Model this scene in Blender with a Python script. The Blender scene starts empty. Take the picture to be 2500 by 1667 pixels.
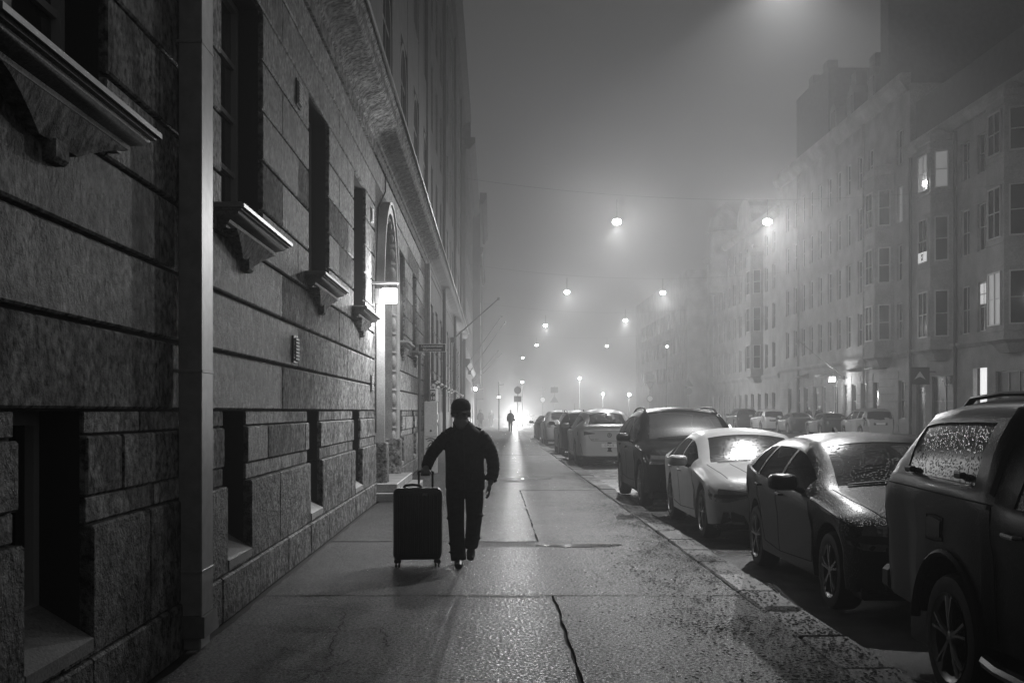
import bpy, bmesh, math, random
import numpy as np
from mathutils import Vector, Matrix
from mathutils.bvhtree import BVHTree

# ------------------------------------------------------------------ camera, sky, exposure
S = bpy.context.scene
EYE = 1.58
cam_data = bpy.data.cameras.new('camera')
cam_data.sensor_width = 36.0
cam_data.lens = 40.0
cam_data.shift_x = 0.0192
cam_data.shift_y = 0.0678
cam_data.clip_start = 0.05
cam_data.clip_end = 2000
cam = bpy.data.objects.new('camera', cam_data)
S.collection.objects.link(cam)
cam.location = (0, 0, EYE)
cam.rotation_euler = (math.radians(90), 0, 0)
S.camera = cam

world = bpy.data.worlds.new('World')
S.world = world
world.use_nodes = True
wn = world.node_tree
bg = wn.nodes['Background']
SKY_G = 0.078
bg.inputs['Color'].default_value = (SKY_G, SKY_G, SKY_G, 1)
bg.inputs['Strength'].default_value = 1.0

S.view_settings.view_transform = 'Standard'
S.view_settings.look = 'None'
S.view_settings.exposure = -0.65
S.view_settings.gamma = 1.0
S.view_settings.use_curve_mapping = False
S.render.engine = 'CYCLES'
cy = S.cycles
cy.use_denoising = True
cy.use_adaptive_sampling = True
cy.adaptive_threshold = 0.015
cy.max_bounces = 5
cy.diffuse_bounces = 2
cy.glossy_bounces = 2
cy.transmission_bounces = 2
cy.volume_bounces = 0
cy.transparent_max_bounces = 10
cy.sample_clamp_direct = 30.0
cy.sample_clamp_indirect = 1.5
cy.use_light_tree = True
cy.caustics_reflective = False
cy.caustics_refractive = False

LAMP_W = 8400.0
GLOW_W = 800.0
FOG_DENSITY = 0.0031
FOG_G = 0.76

R = random.Random(7)
rad = math.radians

# ------------------------------------------------------------------ materials (all greys: the photograph is black and white)
MATS = {}
def nd(nt, t, **kw):
    n = nt.nodes.new(t)
    for k, v in kw.items():
        setattr(n, k, v)
    return n

def mat(name, g=0.2, rough=0.5, metal=0.0, coat=0.0, spec=0.5, var=None, var2=None, bump=None, bump2=None,
        rvar=None, emit=0.0, stretch=(1, 1, 1), emit_nee=True):
    """grey principled material; var=(scale, low, high) multiplies the grey by world-space noise;
    bump=(scale, strength, distance, kind)"""
    if name in MATS:
        return MATS[name]
    m = bpy.data.materials.new(name)
    m.use_nodes = True
    nt = m.node_tree
    p = nt.nodes['Principled BSDF']
    p.inputs['Base Color'].default_value = (g, g, g, 1)
    p.inputs['Roughness'].default_value = rough
    p.inputs['Metallic'].default_value = metal
    p.inputs['Coat Weight'].default_value = coat
    p.inputs['Coat Roughness'].default_value = 0.06
    p.inputs['Specular IOR Level'].default_value = spec
    geo = nd(nt, 'ShaderNodeNewGeometry')
    mp = nd(nt, 'ShaderNodeMapping')
    mp.inputs['Scale'].default_value = stretch
    nt.links.new(geo.outputs['Position'], mp.inputs['Vector'])
    def noise(scale, detail=4.0, rough_=0.6):
        n = nd(nt, 'ShaderNodeTexNoise')
        n.inputs['Scale'].default_value = scale
        n.inputs['Detail'].default_value = detail
        n.inputs['Roughness'].default_value = rough_
        nt.links.new(mp.outputs['Vector'], n.inputs['Vector'])
        return n.outputs['Fac']
    def maprange(sock, a, b, c, d):
        r = nd(nt, 'ShaderNodeMapRange')
        r.inputs['From Min'].default_value = a
        r.inputs['From Max'].default_value = b
        r.inputs['To Min'].default_value = c
        r.inputs['To Max'].default_value = d
        nt.links.new(sock, r.inputs['Value'])
        return r.outputs['Result']
    def mul(a, b):
        n = nd(nt, 'ShaderNodeMath', operation='MULTIPLY')
        nt.links.new(a, n.inputs[0])
        if isinstance(b, (int, float)):
            n.inputs[1].default_value = b
        else:
            nt.links.new(b, n.inputs[1])
        return n.outputs[0]
    val = None
    for v in (var, var2):
        if v:
            s = maprange(noise(v[0]), 0.34, 0.66, v[1], v[2])
            val = s if val is None else mul(val, s)
    if val is not None:
        val = mul(val, g)
        cb = nd(nt, 'ShaderNodeCombineColor')
        for i in range(3):
            nt.links.new(val, cb.inputs[i])
        nt.links.new(cb.outputs[0], p.inputs['Base Color'])
    if rvar:
        nt.links.new(maprange(noise(rvar[0], 3.0), 0.36, 0.64, rvar[1], rvar[2]), p.inputs['Roughness'])
    prev = None
    for b in (bump, bump2):
        if b:
            scale, strength, dist, kind = b
            if kind == 'noise':
                h = noise(scale, 5.0, 0.65)
            else:
                n = nd(nt, 'ShaderNodeTexVoronoi')
                n.feature = 'F1' if kind in ('voronoi', 'drops') else 'DISTANCE_TO_EDGE'
                n.inputs['Scale'].default_value = scale
                nt.links.new(mp.outputs['Vector'], n.inputs['Vector'])
                h = n.outputs['Distance']
                if kind == 'drops':
                    h = maprange(h, 0.12, 0.42, 1.0, 0.0)
            bn = nd(nt, 'ShaderNodeBump')
            bn.inputs['Strength'].default_value = strength
            bn.inputs['Distance'].default_value = dist
            nt.links.new(h, bn.inputs['Height'])
            if prev is not None:
                nt.links.new(prev, bn.inputs['Normal'])
            prev = bn.outputs['Normal']
    if prev is not None:
        nt.links.new(prev, p.inputs['Normal'])
        nt.links.new(prev, p.inputs['Coat Normal'])
    if emit:
        p.inputs['Emission Color'].default_value = (1, 1, 1, 1)
        p.inputs['Emission Strength'].default_value = emit
        if not emit_nee:
            m.cycles.emission_sampling = 'NONE'
    MATS[name] = m
    return m

def glass_mat(name, g=0.02, clear=0.5, rough=0.06, bump=None):
    """see-through pane: part tinted transparency, part glossy skin"""
    m = mat(name, g=g, rough=rough, spec=0.6, coat=0.5, bump=bump)
    nt = m.node_tree
    out = nt.nodes['Material Output']
    p = nt.nodes['Principled BSDF']
    tr = nd(nt, 'ShaderNodeBsdfTransparent')
    tr.inputs['Color'].default_value = (0.75, 0.75, 0.75, 1)
    mx = nd(nt, 'ShaderNodeMixShader')
    mx.inputs['Fac'].default_value = clear
    nt.links.new(p.outputs[0], mx.inputs[1])
    nt.links.new(tr.outputs[0], mx.inputs[2])
    nt.links.new(mx.outputs[0], out.inputs['Surface'])
    return m

# ------------------------------------------------------------------ mesh builder
class MB:
    def __init__(self):
        self.v = []
        self.f = []
    def add(self, vs, fs):
        b = len(self.v)
        self.v.extend([tuple(p) for p in vs])
        self.f.extend([tuple(i + b for i in f) for f in fs])
        return self
    def box(self, x0, x1, y0, y1, z0, z1):
        vs = [(x0, y0, z0), (x1, y0, z0), (x1, y1, z0), (x0, y1, z0), (x0, y0, z1), (x1, y0, z1), (x1, y1, z1), (x0, y1, z1)]
        fs = [(0, 3, 2, 1), (4, 5, 6, 7), (0, 1, 5, 4), (1, 2, 6, 5), (2, 3, 7, 6), (3, 0, 4, 7)]
        return self.add(vs, fs)
    def cbox(self, x0, x1, y0, y1, z0, z1, c=0.01):
        """box with all edges chamfered"""
        vs = []
        for (ax, bx) in ((x0, c), (x1, -c)):
            for (ay, by) in ((y0, c), (y1, -c)):
                for (az, bz) in ((z0, c), (z1, -c)):
                    vs += [(ax, ay + by, az + bz), (ax + bx, ay, az + bz), (ax + bx, ay + by, az)]
        def i(a, b, d, k):
            return (a * 4 + b * 2 + d) * 3 + k
        fs = []
        for a in (0, 1):
            q = [i(a, 0, 0, 0), i(a, 1, 0, 0), i(a, 1, 1, 0), i(a, 0, 1, 0)]
            fs.append(q if a else q[::-1])
            q = [i(0, a, 0, 1), i(1, a, 0, 1), i(1, a, 1, 1), i(0, a, 1, 1)]
            fs.append(q[::-1] if a else q)
            q = [i(0, 0, a, 2), i(1, 0, a, 2), i(1, 1, a, 2), i(0, 1, a, 2)]
            fs.append(q if a else q[::-1])
        for a in (0, 1):
            for b in (0, 1):
                fs.append((i(a, b, 0, 0), i(a, b, 1, 0), i(a, b, 1, 1), i(a, b, 0, 1)))
                fs.append((i(a, 0, b, 0), i(a, 1, b, 0), i(a, 1, b, 2), i(a, 0, b, 2)))
                fs.append((i(0, a, b, 1), i(1, a, b, 1), i(1, a, b, 2), i(0, a, b, 2)))
                for d in (0, 1):
                    fs.append((i(a, b, d, 0), i(a, b, d, 1), i(a, b, d, 2)))
        return self.add(vs, fs)
    def tube(self, pts, r, n=8, caps=True):
        """round tube along points; r one radius or a list (entries may be (ra, rb) ellipses)"""
        pts = [Vector(p) for p in pts]
        rs = r if isinstance(r, (list, tuple)) and len(r) == len(pts) else [r] * len(pts)
        base = len(self.v)
        prev_u = None
        for k, p in enumerate(pts):
            if k == 0:
                t = pts[1] - pts[0]
            elif k == len(pts) - 1:
                t = pts[-1] - pts[-2]
            else:
                t = (pts[k + 1] - pts[k]).normalized() + (pts[k] - pts[k - 1]).normalized()
            t.normalize()
            if prev_u is None:
                ref = Vector((1, 0, 0)) if abs(t.x) < 0.9 else Vector((0, 1, 0))
                u = (ref - t * ref.dot(t)).normalized()
            else:
                u = (prev_u - t * prev_u.dot(t)).normalized()
            prev_u = u
            w = t.cross(u)
            ra, rb = rs[k] if isinstance(rs[k], (tuple, list)) else (rs[k], rs[k])
            for a in range(n):
                an = 2 * math.pi * a / n
                q = p + u * (math.cos(an) * ra) + w * (math.sin(an) * rb)
                self.v.append(tuple(q))
        for k in range(len(pts) - 1):
            for a in range(n):
                b = (a + 1) % n
                self.f.append((base + k * n + a, base + k * n + b, base + (k + 1) * n + b, base + (k + 1) * n + a))
        if caps:
            self.f.append(tuple(base + a for a in range(n))[::-1])
            self.f.append(tuple(base + (len(pts) - 1) * n + a for a in range(n)))
        return self
    def lathe(self, prof, n=24, axis='z', c=(0, 0, 0)):
        """prof: list of (radius, height) revolved about an axis through c"""
        base = len(self.v)
        for (r, h) in prof:
            for a in range(n):
                an = 2 * math.pi * a / n
                x, y = r * math.cos(an), r * math.sin(an)
                q = {'z': (x, y, h), 'x': (h, x, y), 'y': (x, h, y)}[axis]
                self.v.append((q[0] + c[0], q[1] + c[1], q[2] + c[2]))
        for k in range(len(prof) - 1):
            for a in range(n):
                b = (a + 1) % n
                self.f.append((base + k * n + a, base + k * n + b, base + (k + 1) * n + b, base + (k + 1) * n + a))
        return self
    def prism(self, poly, axis, a0, a1):
        """polygon in the two other axes extruded along axis from a0 to a1"""
        n = len(poly)
        def pt(u, w, a):
            return {'x': (a, u, w), 'y': (u, a, w), 'z': (u, w, a)}[axis]
        vs = [pt(u, w, a0) for u, w in poly] + [pt(u, w, a1) for u, w in poly]
        fs = [tuple(range(n))[::-1], tuple(range(n, 2 * n))]
        fs += [(k, (k + 1) % n, n + (k + 1) % n, n + k) for k in range(n)]
        return self.add(vs, fs)
    def sphere(self, c, r, n=10, m=7):
        rx, ry, rz = r if isinstance(r, (tuple, list)) else (r, r, r)
        base = len(self.v)
        self.v.append((c[0], c[1], c[2] - rz))
        for k in range(1, m):
            th = math.pi * k / m - math.pi / 2
            for a in range(n):
                an = 2 * math.pi * a / n
                self.v.append((c[0] + rx * math.cos(th) * math.cos(an), c[1] + ry * math.cos(th) * math.sin(an), c[2] + rz * math.sin(th)))
        self.v.append((c[0], c[1], c[2] + rz))
        for a in range(n):
            self.f.append((base, base + 1 + (a + 1) % n, base + 1 + a))
            self.f.append((base + 1 + (m - 2) * n + a, base + 1 + (m - 2) * n + (a + 1) % n, base + 1 + (m - 1) * n))
        for k in range(m - 2):
            for a in range(n):
                b = (a + 1) % n
                o = base + 1 + k * n
                self.f.append((o + a, o + b, o + n + b, o + n + a))
        return self
    def mesh(self, name, m=None, smooth=False):
        me = bpy.data.meshes.new(name)
        me.from_pydata(self.v, [], self.f)
        bm = bmesh.new()
        bm.from_mesh(me)
        bmesh.ops.recalc_face_normals(bm, faces=bm.faces)
        bm.to_mesh(me)
        bm.free()
        if smooth:
            me.polygons.foreach_set('use_smooth', [True] * len(me.polygons))
            if smooth != 'all':
                try:
                    me.set_sharp_from_angle(angle=rad(smooth if smooth is not True else 38))
                except Exception:
                    pass
        if m:
            me.materials.append(m)
        me.update()
        return me
    def build(self, name, m=None, parent=None, loc=None, rz=0.0, smooth=False, world_coords=False):
        return put(self.mesh(name, m, smooth), name, parent, loc, rz, world_coords)

def put(me, name, parent=None, loc=None, rz=0.0, world_coords=False):
    o = bpy.data.objects.new(name, me)
    S.collection.objects.link(o)
    if loc is not None:
        o.location = loc
    o.rotation_euler = (0, 0, rz)
    if parent is not None:
        o.parent = parent
        if world_coords:
            o.matrix_parent_inverse = Matrix.Translation(-base_of(parent))
    return o

BASE = {}
def base_of(o):
    """world position of an unrotated parent (roots of buildings, or world-coordinate parts below them)"""
    return BASE.get(o.name, Vector((0, 0, 0)))

def thing(name, label, cat, loc=(0, 0, 0), rz=0.0, group=None):
    o = bpy.data.objects.new(name, None)
    S.collection.objects.link(o)
    o.empty_display_size = 0.2
    o.location = loc
    o.rotation_euler = (0, 0, rz)
    tag(o, label, cat, group)
    BASE[o.name] = Vector(loc)
    return o

def tag(o, label, cat, group=None):
    o['label'] = label
    o['category'] = cat
    if group:
        o['group'] = group
    return o

def struct(o, kind='structure'):
    o['kind'] = kind
    return o

def pw(mb, name, m, parent, smooth=False):
    """a part whose mesh is written in world coordinates, below an unrotated parent"""
    return mb.build(name, m, parent, smooth=smooth, world_coords=True)

def text(body, size, m, parent, loc, rot, name='lettering', extrude=0.002, align='CENTER'):
    c = bpy.data.curves.new(name, 'FONT')
    c.body = body
    c.size = size
    c.extrude = extrude
    c.align_x = align
    c.align_y = 'CENTER'
    c.materials.append(m)
    tmp = bpy.data.objects.new(name, c)
    S.collection.objects.link(tmp)
    bpy.context.view_layer.update()
    me = bpy.data.meshes.new_from_object(tmp.evaluated_get(bpy.context.evaluated_depsgraph_get()))
    bpy.data.objects.remove(tmp)
    me.name = name
    o = bpy.data.objects.new(name, me)
    S.collection.objects.link(o)
    o.parent = parent
    o.location = loc
    o.rotation_euler = rot
    return o

def lamp_light(kind, name, parent, loc, watts, size=0.12, cone=150, blend=0.7, rot=(0, 0, 0)):
    ld = bpy.data.lights.new(name, kind)
    ld.energy = watts
    ld.shadow_soft_size = size
    if kind == 'SPOT':
        ld.spot_size = rad(cone)
        ld.spot_blend = blend
    o = bpy.data.objects.new(name, ld)
    S.collection.objects.link(o)
    o.parent = parent
    o.location = loc
    o.rotation_euler = rot
    return o

def bowl_light(name, parent, loc, watts, spill, cone=130.0, soft=0.5, size=0.10, lobe=1.0):
    """one lamp whose output falls from full below to a faint spill sideways and above"""
    o = lamp_light('POINT', name, parent, loc, watts, size)
    ld = o.data
    ld.use_nodes = True
    nt = ld.node_tree
    em = next(n for n in nt.nodes if n.type == 'EMISSION')
    tc = nd(nt, 'ShaderNodeTexCoord')
    sx = nd(nt, 'ShaderNodeSeparateXYZ')
    nt.links.new(tc.outputs['Normal'], sx.inputs[0])
    mr = nd(nt, 'ShaderNodeMapRange', interpolation_type='SMOOTHSTEP')
    c1 = math.cos(rad(cone / 2))
    mr.inputs['From Min'].default_value = -c1 * BOWL_SIGN
    mr.inputs['From Max'].default_value = -(c1 + soft * (1 - c1)) * BOWL_SIGN
    mr.inputs['To Min'].default_value = spill
    mr.inputs['To Max'].default_value = 1.0
    nt.links.new(sx.outputs['Z'], mr.inputs['Value'])
    up = nd(nt, 'ShaderNodeMapRange', interpolation_type='SMOOTHSTEP')     # the hood keeps light from going up
    up.inputs['From Min'].default_value = -0.15
    up.inputs['From Max'].default_value = 0.45
    up.inputs['To Min'].default_value = 1.0
    up.inputs['To Max'].default_value = 0.22
    nt.links.new(sx.outputs['Z'], up.inputs['Value'])
    ml = nd(nt, 'ShaderNodeMath', operation='MULTIPLY')
    nt.links.new(mr.outputs['Result'], ml.inputs[0])
    nt.links.new(up.outputs['Result'], ml.inputs[1])
    # street luminaires throw their strongest light along the carriageway
    ab = nd(nt, 'ShaderNodeMath', operation='ABSOLUTE')
    nt.links.new(sx.outputs['Y'], ab.inputs[0])
    ly = nd(nt, 'ShaderNodeMapRange', interpolation_type='SMOOTHSTEP')
    ly.inputs['From Min'].default_value = 0.80
    ly.inputs['From Max'].default_value = 0.985
    ly.inputs['To Max'].default_value = lobe
    nt.links.new(ab.outputs[0], ly.inputs['Value'])
    lz = nd(nt, 'ShaderNodeMapRange', interpolation_type='SMOOTHSTEP')
    lz.inputs['From Min'].default_value = 0.32
    lz.inputs['From Max'].default_value = 0.0
    nt.links.new(sx.outputs['Z'], lz.inputs['Value'])
    m2 = nd(nt, 'ShaderNodeMath', operation='MULTIPLY')
    nt.links.new(ly.outputs['Result'], m2.inputs[0])
    nt.links.new(lz.outputs['Result'], m2.inputs[1])
    ad = nd(nt, 'ShaderNodeMath', operation='ADD')
    nt.links.new(ml.outputs[0], ad.inputs[0])
    nt.links.new(m2.outputs[0], ad.inputs[1])
    nt.links.new(ad.outputs[0], em.inputs['Strength'])
    return o
BOWL_SIGN = 1.0

def dup(root, loc, rz=None, label=None):
    r = root.copy()
    S.collection.objects.link(r)
    r.location = loc
    if rz is not None:
        r.rotation_euler = (0, 0, rz)
    if label:
        r['label'] = label
    BASE[r.name] = Vector(loc)
    for ch in list(root.children):
        c = ch.copy()
        S.collection.objects.link(c)
        c.parent = r
        for g in list(ch.children):
            d = g.copy()
            S.collection.objects.link(d)
            d.parent = c
    return r

# ------------------------------------------------------------------ the shared materials
granite = mat('granite_render', 0.26, 0.75, var=(17, 0.10, 2.0), var2=(4.5, 0.4, 1.5), bump=(42, 0.8, 0.016, 'noise'), bump2=(13, 0.5, 0.025, 'noise'), spec=0.10)
granites = [granite] + [mat('granite_render_%d' % k, g_, 0.55, var=(14 + 2 * k, lo, hi), var2=(sc, 0.4, 1.5), bump=(42, 0.8, 0.016, 'noise'), bump2=(13, 0.5, 0.025, 'noise'), spec=0.10) for k, (g_, lo, hi, sc) in enumerate(((0.20, 0.10, 2.0, 5.0), (0.31, 0.12, 1.9, 6.0), (0.24, 0.08, 2.1, 3.5)))]
rockface = mat('rock_faced_granite', 0.18, 0.6, var=(15, 0.1, 2.1), var2=(4.0, 0.4, 1.4), bump=(30, 1.0, 0.035, 'noise'), bump2=(9, 0.8, 0.05, 'noise'), spec=0.18)
smoothstone = mat('dressed_stone', 0.36, 0.5, var=(60, 0.6, 1.2), var2=(3, 0.7, 1.15), bump=(60, 0.3, 0.01, 'noise'), spec=0.4)
palestone = mat('pale_dressed_stone', 0.55, 0.5, var=(60, 0.75, 1.1), var2=(2, 0.8, 1.1), bump=(60, 0.25, 0.01, 'noise'), spec=0.4)
backing = mat('joint_mortar', 0.05, 0.9)
sheetmetal = mat('wet_sheet_metal', 0.30, 0.40, metal=0.25, var=(6, 0.75, 1.1), bump=(40, 0.15, 0.004, 'noise'))
pipepaint = mat('painted_pipe', 0.48, 0.42, metal=0.15, var=(9, 0.8, 1.1), bump=(80, 0.12, 0.003, 'noise'), spec=0.5)
framepaint = mat('window_frame_paint', 0.5, 0.4)
darkframe = mat('dark_frame_paint', 0.06, 0.4)
pane_dark = mat('dark_window_pane', 0.012, 0.05, spec=0.6, bump=(1.3, 0.05, 0.02, 'noise'))
pane_pale = mat('pale_reflecting_pane', 0.07, 0.10, spec=0.6)  # lighter grey stands in for bright sky mirrored in the arched panes
pane_mid = mat('hazy_window_pane', 0.10, 0.10, spec=0.8, var=(0.9, 0.5, 1.5))
lit_pane = mat('lit_window_pane', 0.6, 0.4, emit=0.8)
lit_dim = mat('dim_lit_window_pane', 0.4, 0.4, emit=0.2)
lit_strong = mat('lit_doorway_glow', 0.7, 0.4, emit=1.5)
white_glow = mat('lamp_glow', 0.8, 0.4, emit=40.0, emit_nee=False)
lens_glow = mat('lamp_lens', 0.8, 0.3, emit=40.0, emit_nee=False)
black_metal = mat('black_metal', 0.025, 0.4, metal=0.3)
grey_metal = mat('galvanised_metal', 0.28, 0.38, metal=0.7, var=(20, 0.8, 1.15))
rubber = mat('tyre_rubber', 0.014, 0.65, bump=(120, 0.2, 0.003, 'noise'))
chrome = mat('bright_trim', 0.6, 0.15, metal=1.0)
alloy = mat('alloy_rim', 0.32, 0.3, metal=0.9)
signface = mat('sign_face_dark', 0.03, 0.5)
signwhite = mat('sign_white', 0.75, 0.5)
signgrey = mat('sign_back_grey', 0.16, 0.5)

# ================================================================== GROUND
WALL = -2.06       # face of the granite building
XR = 24.5          # face of the buildings across the street
ZR = 0.22          # their pavement
asphalt = mat('wet_pavement_asphalt', 0.022, 0.3, var=(0.9, 0.25, 1.5), var2=(55, 0.1, 2.4), bump=(75, 1.0, 0.022, 'noise'), bump2=(28, 0.5, 0.016, 'noise'), rvar=(42, 0.16, 0.80), spec=0.45)
roadmat = mat('wet_road_asphalt', 0.03, 0.36, var=(0.8, 0.5, 1.3), var2=(60, 0.4, 1.8), bump=(80, 1.0, 0.016, 'noise'), bump2=(25, 0.35, 0.012, 'noise'), rvar=(0.7, 0.22, 0.5), spec=0.6)
kerbmat = mat('kerb_granite', 0.05, 0.5, var=(40, 0.25, 1.8), var2=(2.5, 0.35, 1.4), bump=(60, 1.0, 0.014, 'noise'), spec=0.5)
bedmat = mat('joint_bed', 0.012, 0.8)
groundmat = mat('dark_ground', 0.05, 0.7)

def sheet(xs, ys, zf):
    mb = MB()
    nx, ny = len(xs), len(ys)
    vs = [(x, y, zf(x, y)) for y in ys for x in xs]
    fs = [(j * nx + i, j * nx + i + 1, (j + 1) * nx + i + 1, (j + 1) * nx + i) for j in range(ny - 1) for i in range(nx - 1)]
    return mb.add(vs, fs)

def lin(a, b, n):
    return [a + (b - a) * k / (n - 1) for k in range(n)]

def interp(x, pts):
    if x <= pts[0][0]:
        return pts[0][1]
    for (a, fa), (b, fb) in zip(pts, pts[1:]):
        if x <= b:
            return fa + (fb - fa) * (x - a) / (b - a)
    return pts[-1][1]

ROADZ = [(2.4, -0.085), (4.6, -0.04), (10.5, 0.06), (19.0, 0.10), (21.5, 0.11)]
def road_z(x):
    return interp(x, ROADZ)

struct(sheet(lin(-60, 80, 8), lin(-15, 290, 8), lambda x, y: -0.35).build('ground', groundmat))
struct(sheet([2.4, 3.2, 4.6, 7.5, 10.5, 14.5, 19.0, 21.5], lin(-14, 285, 40), lambda x, y: road_z(x)).build('road', roadmat, smooth=True))

pave = struct(sheet([-6.0, WALL - 0.3, 0.5, 2.30], lin(-14, 285, 30), lambda x, y: -0.024).build('pavement', bedmat))
farpave = struct(MB().box(21.85, XR + 0.6, -14, 285, -0.3, ZR).build('far_pavement', roadmat))

def panel(x0, x1, y0, y1, gap=0.011, seed=0):
    rr = random.Random(seed)
    def edge(ax, ay, bx, by):
        n = max(2, int(math.hypot(bx - ax, by - ay) / 0.22))
        out = []
        for k in range(n):
            t = k / n
            j = rr.uniform(-0.011, 0.011)
            dx, dy = by - ay, -(bx - ax)
            l = math.hypot(dx, dy)
            out.append((ax + (bx - ax) * t + dx / l * j, ay + (by - ay) * t + dy / l * j))
        return out
    p = edge(x0 + gap, y0 + gap, x1 - gap, y0 + gap) + edge(x1 - gap, y0 + gap, x1 - gap, y1 - gap)
    p += edge(x1 - gap, y1 - gap, x0 + gap, y1 - gap) + edge(x0 + gap, y1 - gap, x0 + gap, y0 + gap)
    n = len(p)
    mb = MB()
    zt = rr.uniform(-0.004, 0.004)
    vs = [(x, y, zt) for x, y in p] + [(x, y, -0.023) for x, y in p]
    mb.add(vs, [tuple(range(n))] + [(k, (k + 1) % n, n + (k + 1) % n, n + k) for k in range(n)])
    return mb

PX0, PXM, PX1 = WALL + 0.10, 0.52, 2.15
cells = [(PX0, PXM, -14, 9.62), (PXM, PX1, -14, 9.92), (PX0, PXM, 9.62, 13.76), (PXM, PX1, 9.92, 13.80),
         (PX0, 0.55, 13.76, 22.7), (0.55, PX1, 13.80, 22.7), (PX0, PX1, 22.7, 31.0), (PX0, PX1, 31.0, 41.0), (PX0, PX1, 41.0, 55.0), (PX0, PX1, 55.0, 285)]
for k, c in enumerate(cells):
    if k in (2,):
        c = (PX0, PX1, 9.75, 13.76)      # one wide panel right across the pavement
    if k == 3:
        continue
    if k == 0:
        c = (PX0, PXM, -14, 9.75)
    if k == 1:
        c = (PXM, PX1, -14, 9.75)
    panel(*c, seed=k).build('asphalt_panel', asphalt, pave)

# kerb stones
ks = MB().cbox(-0.165, 0.165, 0, 0.985, -0.22, 0.0, 0.016).mesh('kerb_stone', kerbmat)
for k in range(64):
    o = put(ks, 'kerb_stone', pave, (2.325 + R.uniform(-0.012, 0.012), 1.0 + k * 1.0, 0.004 + R.uniform(-0.008, 0.006)))
    o.rotation_euler = (R.uniform(-0.006, 0.006), R.uniform(-0.012, 0.02), R.uniform(-0.006, 0.006))
o = MB().cbox(2.16, 2.49, 65, 285, -0.22, 0.0, 0.016).build('kerb_strip', kerbmat, pave)
o['kind'] = 'stuff'
MB().cbox(2.16, 2.49, -14, 0.985, -0.22, 0.0, 0.016).build('kerb_strip', kerbmat, pave)['kind'] = 'stuff'
ks2 = MB().cbox(-0.17, 0.17, 0, 1.98, -0.3, 0.0, 0.02).mesh('kerb_stone', kerbmat)
for k in range(45):
    put(ks2, 'kerb_stone', farpave, (21.66, 46 + k * 2.0, ZR + 0.003))

# cracks in the asphalt
crackmat = mat('crack_dark', 0.008, 0.9)
def ribbon(pts, w, z):
    mb = MB()
    n = len(pts)
    vs = []
    for k in range(n):
        a = pts[max(0, k - 1)]
        b = pts[min(n - 1, k + 1)]
        dx, dy = b[0] - a[0], b[1] - a[1]
        l = math.hypot(dx, dy) or 1
        ww = w * (0.35 + 0.65 * abs(math.sin(k * 1.7))) * 0.5
        vs += [(pts[k][0] - dy / l * ww, pts[k][1] + dx / l * ww, z), (pts[k][0] + dy / l * ww, pts[k][1] - dx / l * ww, z)]
    return mb.add(vs, [(2 * k, 2 * k + 1, 2 * k + 3, 2 * k + 2) for k in range(n - 1)])
def wander(a, b, n, amp, seed):
    rr = random.Random(seed)
    return [(a[0] + (b[0] - a[0]) * k / n + rr.uniform(-amp, amp), a[1] + (b[1] - a[1]) * k / n + rr.uniform(-amp, amp)) for k in range(n + 1)]
for k, (a, b) in enumerate([((-1.75, 9.3), (-0.75, 8.9)), ((-1.15, 8.9), (-1.05, 7.2)), ((-1.6, 7.7), (-1.0, 7.3)), ((-1.2, 8.1), (-0.8, 8.3)),
                            ((-1.5, 7.0), (-0.4, 6.75)), ((-0.4, 6.75), (0.5, 6.5)), ((-1.3, 6.3), (-0.9, 7.2)), ((-0.8, 8.3), (-0.7, 7.6)),
                            ((-1.9, 12.9), (-0.9, 12.2)), ((0.7, 11.3), (1.9, 11.1)), ((-1.0, 17.5), (0.3, 17.2)), ((0.9, 18.5), (2.0, 18.1)),
                            ((-1.9, 8.4), (-1.1, 8.2))]):
    ribbon(wander(a, b, 22, 0.022, k), 0.011, 0.0062).build('crack', crackmat, pave)

# shallow standing water
water = mat('puddle_water', 0.02, 0.04, spec=0.6, bump=(9, 0.04, 0.01, 'noise'))
def puddle(x, y, rx, ry, seed):
    rr = random.Random(seed)
    n = 36
    ph = [rr.uniform(0, 6.28) for _ in range(4)]
    pts = []
    for k in range(n):
        a = 2 * math.pi * k / n
        r = 1 + 0.22 * math.sin(2 * a + ph[0]) + 0.13 * math.sin(3 * a + ph[1]) + 0.08 * math.sin(5 * a + ph[2]) + 0.05 * math.sin(9 * a + ph[3])
        pts.append((x + rx * r * math.cos(a), y + ry * r * math.sin(a), 0.0065))
    struct(MB().add(pts, [tuple(range(n))]).build('puddle', water))
puddle(1.05, 13.35, 0.42, 0.16, 1)
puddle(0.7, 26.5, 0.5, 0.35, 4)

# wet leaf mush and grit trodden along the kerb (nobody could count it)
leafmat = mat('wet_leaf_mush', 0.012, 0.9, var=(30, 0.5, 1.5), spec=0.08)
mb = MB()
rr = random.Random(11)
cl = []
for k in range(330):
    y = 5.0 + 24 * rr.random() ** 1.2
    x = 2.42 - abs(rr.gauss(0, 0.55)) * (1.0 if y < 14 else 0.75)
    if x < 0.9:
        continue
    cl.append((x, y, 0.05 + 0.16 * rr.random()))
for (cx, cy_, cr) in cl:
    for k in range(int(26 + 300 * cr)):
        x = cx + rr.gauss(0, cr)
        y = cy_ + rr.gauss(0, cr * 1.8)
        if x > 2.46 or x < 0.5:
            continue
        s = 0.004 + 0.012 * rr.random() ** 2.0
        a = rr.uniform(0, 6.28)
        h = 0.0065 + rr.random() * 0.003
        q = []
        for j in range(5):
            an = a + j * 1.2566
            r_ = s * rr.uniform(0.45, 1.2)
            q.append((x + r_ * math.cos(an), y + r_ * 1.7 * math.sin(an), h + rr.uniform(-0.0005, 0.001)))
        mb.add(q, [(0, 1, 2, 3, 4)])
o = struct(mb.build('wet_leaf_litter', leafmat), 'stuff')
o['label'] = 'dark wet leaf mush smeared over the pavement along the kerb'
o['category'] = 'leaf litter'

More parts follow.
